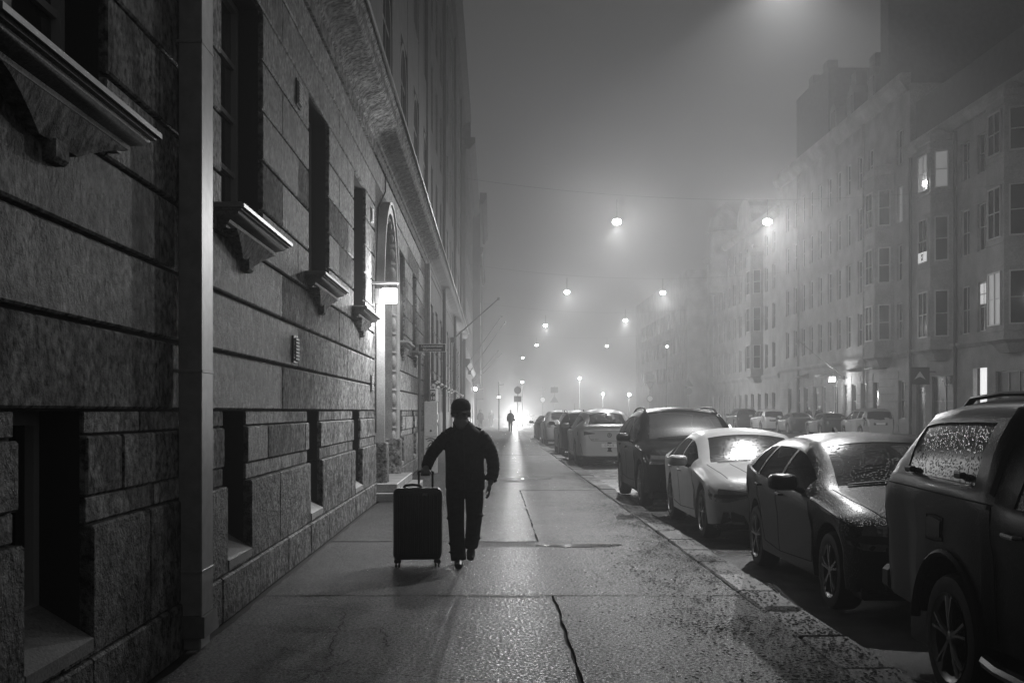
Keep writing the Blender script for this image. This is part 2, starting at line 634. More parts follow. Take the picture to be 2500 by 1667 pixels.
# ================================================================== LEFT: the granite building beside the pavement
GB = thing('granite_building', 'rough granite building with moulded sills beside the near pavement', 'building', (-6, 16, 0))
Y0, Y1 = -6.0, 36.4
WIN = [(0.37, 1.94)] + [(4.51 + 4.14 * k, 6.08 + 4.14 * k) for k in range(4)] + [(25.21, 26.78), (29.35, 30.92)]
BWIN = [(0.85, 1.7), (4.95, 5.80), (8.78, 9.62), (12.80, 13.66), (16.93, 17.85), (25.3, 26.15), (29.45, 30.3)]
WZ0, WZ1 = 3.13, 5.18
BZ0, BZ1 = 0.42, 1.58
PORT = (20.0, 23.5)
PZ = 5.63

def split(y0, y1, z0, z1, holes, cuts):
    """rectangles of one course left over between holes (ya, yb, za, zb)"""
    ys = sorted({y0, y1} | {min(max(h[0], y0), y1) for h in holes} | {min(max(h[1], y0), y1) for h in holes} | {c for c in cuts if y0 < c < y1})
    out = []
    for a, b in zip(ys, ys[1:]):
        if b - a < 1e-4:
            continue
        mid = (a + b) / 2
        za, zb = z0, z1
        skip = False
        for h in holes:
            if h[0] <= mid <= h[1]:
                if h[2] <= z0 + 1e-4 and h[3] >= z1 - 1e-4:
                    skip = True
                elif h[2] <= z0 + 1e-4:
                    za = max(za, min(h[3], z1))
                elif h[3] >= z1 - 1e-4:
                    zb = min(zb, max(h[2], z0))
        if not skip and zb - za > 0.02:
            out.append([a, b, za, zb])
    # rejoin neighbours of the same height unless a cut separates them
    res = []
    for r in out:
        if res and abs(res[-1][1] - r[0]) < 1e-4 and res[-1][2:] == r[2:] and not any(abs(r[0] - c) < 1e-4 for c in cuts):
            res[-1][1] = r[1]
        else:
            res.append(r)
    return res

holes = [(a, b, WZ0, WZ1) for a, b in WIN] + [(a, b, BZ0, BZ1) for a, b in BWIN] + [(PORT[0], PORT[1], 0, PZ)]
zj = [1.58 + 0.45 * k for k in range(11)]
GAP = 0.013
for i, (za, zb) in enumerate(zip(zj, zj[1:])):
    cuts = [2.9 + 4.14 * k + (0.9 if i % 2 else 0.0) for k in range(-2, 9)]
    for (a, b, c, d) in split(Y0, Y1 - 1.6, za, zb, holes, cuts):
        pr = R.uniform(-0.003, 0.003)
        mb = MB().cbox(WALL - 0.20, WALL + pr, a + 0.0015, b - 0.0015, c + (GAP if abs(c - za) < 1e-4 else 0.001), d - (GAP if abs(d - zb) < 1e-4 else 0.001), 0.012)
        pw(mb, 'stone', R.choice(granites), GB)
# below the eye-level joint: block course, thin band, rock-faced plinth
low = [(1.14, 1.46, 0.0, granite, 0.012), (1.46, 1.58, -0.022, granite, 0.006), (1.0, 1.14, -0.02, granite, 0.008), (0.33, 1.0, 0.025, rockface, 0.012), (-0.02, 0.33, 0.045, rockface, 0.014)]
for i, (za, zb, pr, m, ch) in enumerate(low):
    step = 2.07 if i in (0, 1, 2) else 1.38
    cuts = [-4 + step * k + 0.37 * i for k in range(40)]
    for (a, b, c, d) in split(Y0, Y1 - 1.6, za, zb, holes, cuts):
        g = 0.0028
        p2 = pr + R.uniform(-0.005, 0.005)
        mb = MB().cbox(WALL - 0.22, WALL + p2, a + g * 0.5, b - g * 0.5, c + g, d - (0.010 if i == 0 else g), ch)
        pw(mb, 'stone', R.choice(granites) if m is granite else m, GB)
# core of the building behind the stones, with the openings left free
mb = MB()
core_h = holes
ys = sorted({Y0, Y1} | {v for h in core_h for v in h[:2]})
for a, b in zip(ys, ys[1:]):
    mid = (a + b) / 2
    zs = [(-0.1, 23.0)]
    for h in core_h:
        if h[0] <= mid <= h[1]:
            nz = []
            for (u, v) in zs:
                if h[2] > u:
                    nz.append((u, min(v, h[2])))
                if h[3] < v:
                    nz.append((max(u, h[3]), v))
            zs = nz
    for (u, v) in zs:
        mb.box(-2.72, WALL - 0.045, a, b, u, v)
mb.box(-12, -2.72, Y0, Y1, -0.1, 23.0)
pw(mb, 'wall_core', backing, GB)

# window frames and panes of the raised ground floor
def window_frame(w, h, cols, rows, t=0.06, bar=0.026, depth=0.09, transom=None):
    """frame in local axes: x outward, y along, z up from the sill; returns frame, pane meshes"""
    f = MB()
    f.box(-depth / 2, depth / 2, -w / 2, -w / 2 + t, 0, h)
    f.box(-depth / 2, depth / 2, w / 2 - t, w / 2, 0, h)
    f.box(-depth / 2, depth / 2, -w / 2 + t, w / 2 - t, 0, t)
    f.box(-depth / 2, depth / 2, -w / 2 + t, w / 2 - t, h - t, h)
    iw, ih = w - 2 * t, h - 2 * t
    for k in range(1, cols):
        y = -iw / 2 + iw * k / cols
        f.box(-depth * 0.35, depth * 0.35, y - bar, y + bar, t, h - t)
    for k in range(1, rows):
        z = t + ih * k / rows
        for c in range(cols):
            ya = -iw / 2 + iw * c / cols + (bar if c else 0)
            yb = -iw / 2 + iw * (c + 1) / cols - (bar if c < cols - 1 else 0)
            f.box(-depth * 0.3, depth * 0.3, ya, yb, z - bar * 0.8, z + bar * 0.8)
    return f
def pane_mesh(w, h, t=0.06):
    return MB().box(-0.012, -0.006, -w / 2 + t, w / 2 - t, t, h - t)

fw = window_frame(1.57, 2.05, 2, 4).mesh('window', framepaint)
pnd = pane_mesh(1.57, 2.05).mesh('pane', pane_mid)
pnp = pane_mesh(1.57, 2.05).mesh('pane', pane_pale)
for k, (a, b) in enumerate(WIN):
    w = put(fw, 'window', GB, (WALL - 0.27, (a + b) / 2, WZ0), world_coords=True)
    put(pnp if k == 1 else pnd, 'pane', w)
fb = window_frame(0.85, 1.04, 1, 1, t=0.07, depth=0.08).mesh('basement_window', framepaint)
pb = pane_mesh(0.85, 1.04, 0.07).mesh('pane', pane_dark)
for (a, b) in BWIN:
    w = put(fb, 'basement_window', GB, (WALL - 0.29, (a + b) / 2, 0.54), world_coords=True)
    put(pb, 'pane', w)
    sl = MB().add([(WALL + 0.03, a + 0.004, BZ0 + 0.004), (WALL + 0.03, b - 0.004, BZ0 + 0.004), (WALL - 0.26, b - 0.004, 0.60), (WALL - 0.26, a + 0.004, 0.60),
                   (WALL + 0.03, a + 0.004, BZ0 - 0.06), (WALL + 0.03, b - 0.004, BZ0 - 0.06), (WALL - 0.26, b - 0.004, BZ0 - 0.06), (WALL - 0.26, a + 0.004, BZ0 - 0.06)],
                  [(0, 1, 2, 3), (0, 4, 5, 1), (1, 5, 6, 2), (3, 2, 6, 7), (0, 3, 7, 4), (4, 7, 6, 5)])
    pw(sl, 'sloping_sill', smoothstone, GB)

# moulded sills with sheet-metal caps, curved aprons and little pendant consoles
def moulded(prof, ya, yb, x0):
    """profile [(projection, z)] from top to bottom, mitred round both ends"""
    mb = MB()
    vs = []
    for (p, z) in prof:
        vs += [(x0 - 0.05, ya - p, z), (x0 + p, ya - p, z), (x0 + p, yb + p, z), (x0 - 0.05, yb + p, z)]
    n = len(prof)
    fs = []
    for k in range(n - 1):
        for j in range(3):
            fs.append((4 * k + j, 4 * k + j + 1, 4 * k + 4 + j + 1, 4 * k + 4 + j))
        fs.append((4 * k + 3, 4 * k, 4 * k + 4, 4 * k + 7))
    fs.append((0, 1, 2, 3))
    fs.append((4 * n - 1, 4 * n - 2, 4 * n - 3, 4 * n - 4))
    return mb.add(vs, fs)
sill_prof = [(0.20, -0.015), (0.20, -0.045), (0.175, -0.05), (0.17, -0.065), (0.15, -0.082), (0.115, -0.092), (0.09, -0.10), (0.08, -0.12), (0.055, -0.135), (0.05, -0.15)]
cap_prof = [(0.20, 0.012), (0.225, -0.002), (0.225, -0.03), (0.215, -0.03), (0.213, -0.012)]
ym = 0.785
sill_me = moulded(sill_prof, -ym - 0.02, ym + 0.02, 0).mesh('sill', smoothstone, smooth=30)
cap_me = moulded(cap_prof, -ym - 0.02, ym + 0.02, 0).mesh('metal_cap', sheetmetal)
ap = MB()
vs = []
na = 9
for k in range(na):
    t = k / (na - 1)
    z = -0.15 - 0.155 * t
    half = ym * (1 - 0.70 * t ** 0.8)
    dp = 0.045 + 0.07 * (1 - t)
    vs += [(-0.05, -half, z), (dp, -half, z), (dp, half, z), (-0.05, half, z)]
fs = []
for k in range(na - 1):
    for j in range(3):
        fs.append((4 * k + j, 4 * k + j + 1, 4 * k + 5 + j, 4 * k + 4 + j))
fs += [(0, 1, 2, 3), (4 * na - 1, 4 * na - 2, 4 * na - 3, 4 * na - 4)]
apron_me = ap.add(vs, fs).mesh('apron', granite)
con = MB()
con.prism([(-0.05, -0.29), (0.065, -0.29), (0.065, -0.37), (0.045, -0.39), (-0.05, -0.39)], 'y', -0.09, 0.07)
console_me = con.mesh('console', granite)
for (a, b) in WIN:
    loc = (WALL, (a + b) / 2, WZ0 - 0.012)
    s_ = put(sill_me, 'sill', GB, loc, world_coords=True)
    put(cap_me, 'metal_cap', s_)
    put(apron_me, 'apron', GB, loc, world_coords=True)
    put(console_me, 'console', GB, loc, world_coords=True)

# string course with its metal flashing above the ground floor
def run(prof, ya, yb, name, m, parent, smooth=False):
    n = len(prof)
    mb = MB()
    vs = [(x, ya, z) for x, z in prof] + [(x, yb, z) for x, z in prof]
    fs = [(k, (k + 1) % n, n + (k + 1) % n, n + k) for k in range(n)] + [tuple(range(n))[::-1], tuple(range(n, 2 * n))]
    return pw(mb.add(vs, fs), name, m, parent, smooth)
w0 = WALL
cornice = [(w0 - 0.1, 6.09), (w0 + 0.02, 6.09), (w0 + 0.02, 6.28), (w0 + 0.05, 6.30), (w0 + 0.06, 6.36), (w0 + 0.13, 6.42), (w0 + 0.24, 6.46), (w0 + 0.36, 6.50), (w0 + 0.40, 6.56), (w0 + 0.40, 6.70), (w0 + 0.44, 6.74), (w0 + 0.45, 6.80), (w0 - 0.1, 6.95)]
run(cornice, Y0, 36.5, 'string_course', granite, GB)
run([(w0 - 0.1, 6.955), (w0 + 0.46, 6.804), (w0 + 0.485, 6.79), (w0 + 0.485, 6.76), (w0 + 0.495, 6.76), (w0 + 0.497, 6.80), (w0 + 0.46, 6.82), (w0 - 0.1, 6.972)], Y0, 36.52, 'flashing', sheetmetal, GB)

# upper storeys: plastered wall with arched windows
uppermat = mat('dark_upper_plaster', 0.07, 0.7, var=(30, 0.7, 1.2), var2=(2, 0.7, 1.2), bump=(50, 0.3, 0.01, 'noise'), spec=0.3)
paleframe = mat('pale_window_frame', 0.22, 0.35)
def arch_pts(yc, r, zs, n=12, flat=1.0):
    return [(yc + r * math.cos(math.pi - math.pi * k / n), zs + flat * r * math.sin(math.pi * k / n)) for k in range(n + 1)]
for row, (zb, zs) in enumerate([(7.3, 9.0), (11.6, 14.2), (16.0, 18.4)]):
    for k in range(-1, 8):
        yc = 4.51 + 0.785 + 4.14 * k
        if yc > 34.5:
            continue
        r = 0.80
        inner = [(yc - r, zb)] + arch_pts(yc, r, zs) + [(yc + r, zb)]
        outer = [(yc - r - 0.13, zb)] + arch_pts(yc, r + 0.13, zs) + [(yc + r + 0.13, zb)]
        mb = MB()
        n = len(inner)
        X1, X0 = WALL + 0.035, WALL - 0.045
        vs = [(X1, y, z) for y, z in outer] + [(X1, y, z) for y, z in inner] + [(X0, y, z) for y, z in outer] + [(X0, y, z) for y, z in inner]
        fs = []
        for j in range(n - 1):
            fs += [(j, j + 1, n + j + 1, n + j), (j, 2 * n + j, 2 * n + j + 1, j + 1), (n + j, n + j + 1, 3 * n + j + 1, 3 * n + j)]
        f = pw(mb.add(vs, fs), 'arched_window', paleframe, GB)
        pw(MB().prism(inner, 'x', WALL - 0.043, WALL - 0.03), 'pane', pane_pale, f)
        b2 = MB()
        b2.box(WALL - 0.03, WALL + 0.012, yc - 0.03, yc + 0.03, zb, zs + r)
        b2.box(WALL - 0.03, WALL + 0.008, yc - r, yc - 0.031, zs - 0.04, zs + 0.04)
        b2.box(WALL - 0.03, WALL + 0.008, yc + 0.031, yc + r, zs - 0.04, zs + 0.04)
        pw(b2, 'glazing_bar', paleframe, f)
for k in range(-1, 9):     # wall piers between the upper windows, set proud of the glass
    a = 4.51 + 4.14 * k - 2.57 + 0.18 + 0.0
    pw(MB().cbox(WALL - 0.04, WALL + 0.05, a + 0.05, a + 2.57 - 0.40, 6.96, 22.6, 0.02), 'pier', uppermat, GB)
# end pilaster
pw(MB().cbox(WALL - 0.1, WALL + 0.09, 34.85, 36.4, -0.05, 6.08, 0.02), 'end_pilaster', palestone, GB)
pw(MB().cbox(WALL - 0.1, WALL + 0.09, 34.85, 36.4, 6.97, 22.4, 0.02), 'end_pilaster', uppermat, GB)
run([(w0 - 0.1, 22.3), (w0 + 0.1, 22.3), (w0 + 0.3, 22.6), (w0 + 0.7, 22.8), (w0 + 0.7, 23.1), (w0 - 0.1, 23.3)], Y0, 36.4, 'eaves_cornice', uppermat, GB)

# ---------------- the arched portal
YC, RO, RI, ZS = 21.75, 1.66, 1.30, 3.72
sp = MB()                       # wall round the arch, filling the square opening
arc = arch_pts(YC, RO, ZS, 18, 1.1)
for side in (0, 1):
    if side == 0:
        poly = [(PORT[0] + 0.002, 0.0), (YC - RO, 0.0)] + [p for p in arc if p[0] <= YC + 1e-6] + [(YC, PZ - 0.002), (PORT[0] + 0.002, PZ - 0.002)]
    else:
        poly = [(PORT[1] - 0.002, PZ - 0.002), (YC, PZ - 0.002)] + [p for p in arc if p[0] >= YC - 1e-6] + [(YC + RO, 0.0), (PORT[1] - 0.002, 0.0)]
    pw(MB().prism(poly, 'x', WALL - 0.25, WALL - 0.002), 'spandrel', granite, GB)
def arch_ring(ro, ri, x0, x1, zb=0.0, fl=1.1):
    o_ = [(YC - ro, zb)] + arch_pts(YC, ro, ZS, 22, fl) + [(YC + ro, zb)]
    i_ = [(YC - ri, zb)] + arch_pts(YC, ri, ZS, 22, fl) + [(YC + ri, zb)]
    n = len(o_)
    vs = [(x1, y, z) for y, z in o_] + [(x1, y, z) for y, z in i_] + [(x0, y, z) for y, z in o_] + [(x0, y, z) for y, z in i_]
    fs = []
    for j in range(n - 1):
        fs += [(j, j + 1, n + j + 1, n + j), (j, 2 * n + j, 2 * n + j + 1, j + 1), (n + j, n + j + 1, 3 * n + j + 1, 3 * n + j)]
    fs += [(0, n, 3 * n, 2 * n), (n - 1, 2 * n - 1, 4 * n - 1, 3 * n - 1)]
    return MB().add(vs, fs)
portal = pw(arch_ring(RO, RI + 0.16, WALL - 0.3, WALL + 0.13), 'portal_arch', palestone, GB, smooth=30)
pw(arch_ring(RI + 0.16, RI - 0.02, WALL - 0.55, WALL + 0.03), 'inner_moulding', smoothstone, portal, smooth=30)
pw(arch_ring(RO + 0.001, RO - 0.05, WALL + 0.13, WALL + 0.16), 'outer_fillet', palestone, portal, smooth=30)
bead = MB().sphere((0, 0, 0), (0.075, 0.085, 0.15), 8, 6).mesh('carved_bead', smoothstone, smooth='all')
collar = MB().lathe([(0.0, -0.028), (0.06, -0.028), (0.085, 0), (0.06, 0.028), (0.0, 0.028)], 8).mesh('carved_collar', smoothstone, smooth='all')
rb = RI + 0.07
path = [(YC + rb, 1.05 + 0.19 * k, 0.0) for k in range(14)]
path += [(YC - rb, 1.05 + 0.19 * k, 0.0) for k in range(14)]
for k in range(1, 22):
    a = math.pi * k / 22
    path.append((YC + rb * math.cos(a), ZS + 1.1 * rb * math.sin(a), -(math.pi / 2 - a) if False else (a - 0.0)))
for k, (y, z, a) in enumerate(path):
    me = bead if k % 2 == 0 else collar
    o = put(me, 'carved_bead' if k % 2 == 0 else 'carved_collar', portal, (WALL + 0.035, y, z))
    o.rotation_euler = (a, 0, 0)
for ya, yb in ((YC - RO - 0.02, YC - RI + 0.04), (YC + RI - 0.04, YC + RO + 0.02)):
    pw(MB().cbox(WALL - 0.3, WALL + 0.20, ya, yb, 0.0, 1.02, 0.02), 'pedestal', rockface, GB)
door_m = mat('dark_oak_door', 0.05, 0.45, var=(14, 0.7, 1.2), stretch=(1, 1, 0.15))
d = pw(MB().box(WALL - 0.62, WALL - 0.52, YC - RI - 0.1, YC + RI + 0.1, 0.3, 5.4), 'door', door_m, GB)
for s in (-1, 1):
    for (za, zb) in ((0.5, 1.3), (1.45, 2.5), (2.65, 3.3)):
        pw(MB().cbox(WALL - 0.53, WALL - 0.48, min(YC + s * 0.12, YC + s * 1.1), max(YC + s * 0.12, YC + s * 1.1), za, zb, 0.02), 'door_panel', door_m, d)
for k, (xo, za, zb) in enumerate(((0.62, 0.0, 0.155), (0.40, 0.155, 0.31))):
    pw(MB().cbox(WALL - 0.52, WALL + xo, 20.05 - 0.3 + 0.3 * k * 0.4, 23.6, za + 0.001, zb, 0.012), 'step', smoothstone, GB)

# ---------------- square downpipe close to the camera, and a round one past the portal
dp = pw(MB().cbox(WALL + 0.012, WALL + 0.165, 7.42, 7.72, 0.24, 21.0, 0.006), 'downpipe', pipepaint, GB)
for z in (0.52, 1.83, 3.98):
    pw(MB().cbox(WALL - 0.01, WALL + 0.170, 7.413, 7.727, z, z + 0.02, 0.003), 'pipe_strap', pipepaint, dp)
pw(MB().prism([(7.41, 0.24), (7.73, 0.24), (7.80, 0.12), (7.80, 0.10), (7.41, 0.10)], 'x', WALL + 0.006, WALL + 0.185), 'pipe_shoe', sheetmetal, dp)
pw(MB().cbox(WALL + 0.02, WALL + 0.15, 7.45, 7.70, 0.012, 0.10, 0.01), 'pipe_outlet', pipepaint, dp)
pw(MB().tube([(WALL + 0.12, 34.6, 0.05), (WALL + 0.12, 34.6, 6.05)], 0.055, 10), 'downpipe', pipepaint, GB, smooth=True)

# ---------------- vents
slat_me = MB().box(0.0, 0.03, -0.10, 0.10, -0.010, 0.010).mesh('vent_slat', signwhite)
vframe = MB()
vframe.box(-0.03, 0.012, -0.13, 0.13, -0.14, -0.125).box(-0.03, 0.012, -0.13, 0.13, 0.125, 0.14).box(-0.03, 0.012, -0.13, -0.105, -0.125, 0.125).box(-0.03, 0.012, 0.105, 0.13, -0.125, 0.125).box(-0.03, 0.001, -0.105, 0.105, -0.125, 0.125)
vent_me = vframe.mesh('vent', darkframe)
for (y, z) in ((12.05, 4.93), (11.85, 2.22), (19.35, 4.90), (19.3, 2.05)):
    v = put(vent_me, 'vent', GB, (WALL + 0.002, y, z), world_coords=True)
    for k in range(7):
        put(slat_me, 'vent_slat', v, (0.004, 0, -0.102 + 0.034 * k))

# a cable run beside the portal
pw(MB().tube([(WALL + 0.02, 19.92, 1.2), (WALL + 0.02, 19.93, 2.8), (WALL + 0.02, 19.92, 3.9), (WALL + 0.02, 20.3, 5.2), (WALL + 0.02, 21.7, 5.75), (WALL + 0.02, 21.7, 6.1)], 0.012, 6), 'cable', black_metal, GB, smooth=True)
for (za, zb) in ((9.95, 11.58), (15.16, 15.98), (19.36, 22.28)):
    pw(MB().box(WALL - 0.04, WALL + 0.042, Y0, 34.84, za, zb), 'wall_band', uppermat, GB)

# ================================================================== other facades
def facade(root, sgn, X, y0, y1, z0, z1, openings, m, depth=0.22, thick=10.0, name='wall'):
    """street wall at x = X facing sgn*X, with rectangular openings (ya, yb, za, zb); closed box behind"""
    mb = MB()
    ys = sorted({y0, y1} | {o[0] for o in openings} | {o[1] for o in openings})
    zs = sorted({z0, z1} | {o[2] for o in openings} | {o[3] for o in openings})
    idx = {}
    def vid(y, z):
        if (y, z) not in idx:
            idx[(y, z)] = len(mb.v)
            mb.v.append((X, y, z))
        return idx[(y, z)]
    byy = sorted(openings)
    for a, b in zip(ys, ys[1:]):
        cand = [o for o in byy if o[0] < (a + b) / 2 < o[1]]
        for c, d in zip(zs, zs[1:]):
            zc = (c + d) / 2
            if any(o[2] < zc < o[3] for o in cand):
                continue
            mb.f.append((vid(a, c), vid(b, c), vid(b, d), vid(a, d)))
    xi = X - sgn * depth
    for (a, b, c, d) in openings:
        mb.add([(X, a, c), (X, b, c), (X, b, d), (X, a, d), (xi, a, c), (xi, b, c), (xi, b, d), (xi, a, d)],
               [(0, 1, 5, 4), (1, 2, 6, 5), (2, 3, 7, 6), (3, 0, 4, 7)])
    xb = X - sgn * thick
    mb.add([(X, y0, z0), (X, y0, z1), (xb, y0, z1), (xb, y0, z0)], [(0, 1, 2, 3)])
    mb.add([(X, y1, z0), (X, y1, z1), (xb, y1, z1), (xb, y1, z0)], [(0, 1, 2, 3)])
    mb.add([(X, y0, z1), (X, y1, z1), (xb, y1, z1), (xb, y0, z1)], [(0, 1, 2, 3)])
    xk = X - sgn * (depth + 0.35)
    mb.add([(xk, y0, z0), (xk, y1, z0), (xk, y1, z1), (xk, y0, z1)], [(0, 1, 2, 3)])
    return pw(mb, name, m, root)

WMESH = {}
def window_at(root, sgn, X, yc, z, w, h, cols=2, rows=2, pane=None, depth=0.16, frame=None, rz=None, xoff=None):
    key = (round(w, 3), round(h, 3), cols, rows, (frame or framepaint).name)
    if key not in WMESH:
        WMESH[key] = window_frame(w, h, cols, rows, t=0.07, bar=0.03, depth=0.10).mesh('window', frame or framepaint)
    pk = (round(w, 3), round(h, 3), (pane or pane_mid).name)
    if pk not in WMESH:
        WMESH[pk] = pane_mesh(w, h, 0.07).mesh('pane', pane or pane_mid)
    x = X - sgn * depth if xoff is None else xoff
    o = put(WMESH[key], 'window', root, (x, yc, z), rz=(0 if sgn > 0 else math.pi) if rz is None else rz, world_coords=True)
    put(WMESH[pk], 'pane', o)
    return o

def band(root, sgn, X, y0, y1, z0, z1, p, m, name='string_course'):
    xa, xb = X - sgn * 0.05, X + sgn * p
    prof = [(xa, z0), (X + sgn * p * 0.4, z0), (X + sgn * p * 0.75, z0 + (z1 - z0) * 0.35), (xb, z0 + (z1 - z0) * 0.55), (xb, z1 - 0.03), (X + sgn * p * 0.9, z1), (xa, z1 + 0.02)]
    return run(prof, y0, y1, name, m, root)

# ---------------- left side beyond the granite building
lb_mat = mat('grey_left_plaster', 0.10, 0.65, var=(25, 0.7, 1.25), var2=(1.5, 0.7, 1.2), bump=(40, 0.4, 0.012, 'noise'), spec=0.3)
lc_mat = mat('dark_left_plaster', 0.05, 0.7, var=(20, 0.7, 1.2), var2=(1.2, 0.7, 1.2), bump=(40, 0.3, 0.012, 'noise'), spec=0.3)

# second building
B = thing('stone_building', 'dark stone building with flagpole after the granite one', 'building', (-6, 56, 0))
ops = []
yc = 38.6
k = 0
while yc < 76:
    ops += [(yc - 0.75, yc + 0.75, 2.6, 5.2)]
    for r_ in range(4):
        ops.append((yc - 0.7, yc + 0.7, 7.6 + 3.5 * r_, 9.9 + 3.5 * r_))
    yc += 3.4
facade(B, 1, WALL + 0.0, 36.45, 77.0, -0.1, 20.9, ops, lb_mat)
for o in ops:
    window_at(B, 1, WALL, (o[0] + o[1]) / 2, o[2], o[1] - o[0], o[3] - o[2], 2, 2, pane_dark)
    if o[2] < 3:
        l = (WALL, (o[0] + o[1]) / 2, o[2] - 0.012)
        s_ = put(sill_me, 'sill', B, l, world_coords=True)
        put(cap_me, 'metal_cap', s_)
run([(x, z) for x, z in cornice], 36.53, 77.0, 'string_course', lb_mat, B)
run([(w0 - 0.1, 6.955), (w0 + 0.46, 6.804), (w0 + 0.485, 6.79), (w0 + 0.485, 6.76), (w0 + 0.495, 6.76), (w0 + 0.497, 6.80), (w0 + 0.46, 6.82), (w0 - 0.1, 6.972)], 36.53, 77.0, 'flashing', sheetmetal, B)
run([(w0 - 0.1, 20.7), (w0 + 0.12, 20.7), (w0 + 0.3, 21.0), (w0 + 0.62, 21.2), (w0 + 0.62, 21.55), (w0 - 0.3, 21.9)], 36.5, 77.0, 'eaves_cornice', lc_mat, B)
for y in (45.5, 58.5, 70.0):
    pw(MB().tube([(WALL + 0.14, y, 0.05), (WALL + 0.14, y, 20.8)], 0.075, 10), 'downpipe', black_metal, B, smooth=True)
for k, z in enumerate((0.8, 1.5, 2.2, 2.9, 3.6, 4.3, 5.0)):     # rusticated joints as proud stone courses
    for a, b in zip([36.5] + [o[1] for o in ops if o[2] < 3], [o[0] for o in ops if o[2] < 3] + [76.9]):
        if z < 2.0:
            continue
        pw(MB().cbox(WALL - 0.05, WALL + 0.03, a + 0.06, b - 0.06, z - 0.66, z - 0.01, 0.012), 'stone', lb_mat, B)

# third and fourth building: an older block with a corner gable, then one whose upper floors overhang
Cb = thing('gabled_building', 'tall dark gabled building receding into fog on the left', 'building', (-6, 91, 0))
ops = []
for yc in [79.5 + 3.2 * k for k in range(8)]:
    ops.append((yc - 0.8, yc + 0.8, 0.9, 3.9))
    for r_ in range(4):
        ops.append((yc - 0.65, yc + 0.65, 6.0 + 3.5 * r_, 8.3 + 3.5 * r_))
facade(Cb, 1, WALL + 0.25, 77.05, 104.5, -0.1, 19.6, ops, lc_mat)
for o in ops:
    window_at(Cb, 1, WALL + 0.25, (o[0] + o[1]) / 2, o[2], o[1] - o[0], o[3] - o[2], 2, 2, pane_dark)
band(Cb, 1, WALL + 0.25, 77.05, 104.5, 4.6, 5.1, 0.3, lc_mat)
band(Cb, 1, WALL + 0.25, 77.05, 104.5, 19.3, 20.1, 0.65, lc_mat, 'eaves_cornice')
g = MB().prism([(77.2, 20.1), (80.5, 20.1), (80.5, 21.4), (79.8, 22.0), (78.9, 22.9), (78.0, 22.0), (77.2, 21.4)], 'x', WALL - 1.0, WALL + 0.55)
pw(g, 'gable', lc_mat, Cb)
pw(MB().cbox(WALL - 1.4, WALL + 0.4, 92.0, 93.4, 20.1, 22.8, 0.05), 'chimney', lc_mat, Cb)

Db = thing('overhanging_building', 'dark foggy building whose upper floors overhang the left pavement', 'building', (-6, 118, 0))
ops = []
for yc in [107.5 + 3.3 * k for k in range(7)]:
    for r_ in range(4):
        ops.append((yc - 0.65, yc + 0.65, 6.0 + 3.5 * r_, 8.4 + 3.5 * r_))
XD = -1.12
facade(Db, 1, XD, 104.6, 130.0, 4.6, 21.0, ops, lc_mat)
for k, o in enumerate(ops):
    window_at(Db, 1, XD, (o[0] + o[1]) / 2, o[2], o[1] - o[0], o[3] - o[2], 2, 2, pane_dark)
lit = MB().box(XD + 0.01, XD + 0.03, 106.0, 106.5, 9.6, 11.6)
fr = pw(MB().box(XD - 0.01, XD + 0.012, 105.9, 106.6, 9.5, 11.7), 'window', framepaint, Db)
pw(lit, 'pane', lit_dim, fr)
for k, (p, za, zb) in enumerate(((0.0, 4.1, 4.598), (-0.25, 3.75, 4.098), (-0.55, 3.4, 3.748))):
    pw(MB().box(WALL - 3, XD + p, 104.7, 129.9, za, zb), 'corbel_course', lc_mat, Db)
pw(MB().box(WALL - 5, WALL + 0.3, 104.6, 130.0, -0.1, 3.398), 'ground_floor_wall', lc_mat, Db)
band(Db, 1, XD, 104.55, 130.0, 20.6, 21.6, 0.6, lc_mat, 'eaves_cornice')
band(Db, 1, XD, 104.55, 130.0, 15.9, 16.6, 0.3, lc_mat)

# ---------------- right side of the street
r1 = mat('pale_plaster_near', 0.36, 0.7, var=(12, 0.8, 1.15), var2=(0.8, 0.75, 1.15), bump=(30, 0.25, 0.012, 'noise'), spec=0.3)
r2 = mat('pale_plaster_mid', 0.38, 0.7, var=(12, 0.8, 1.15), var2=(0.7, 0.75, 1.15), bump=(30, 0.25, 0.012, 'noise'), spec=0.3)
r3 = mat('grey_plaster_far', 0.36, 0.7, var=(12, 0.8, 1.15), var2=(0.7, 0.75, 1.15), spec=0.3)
roofm = mat('sheet_roof', 0.08, 0.5, var=(3, 0.8, 1.2))

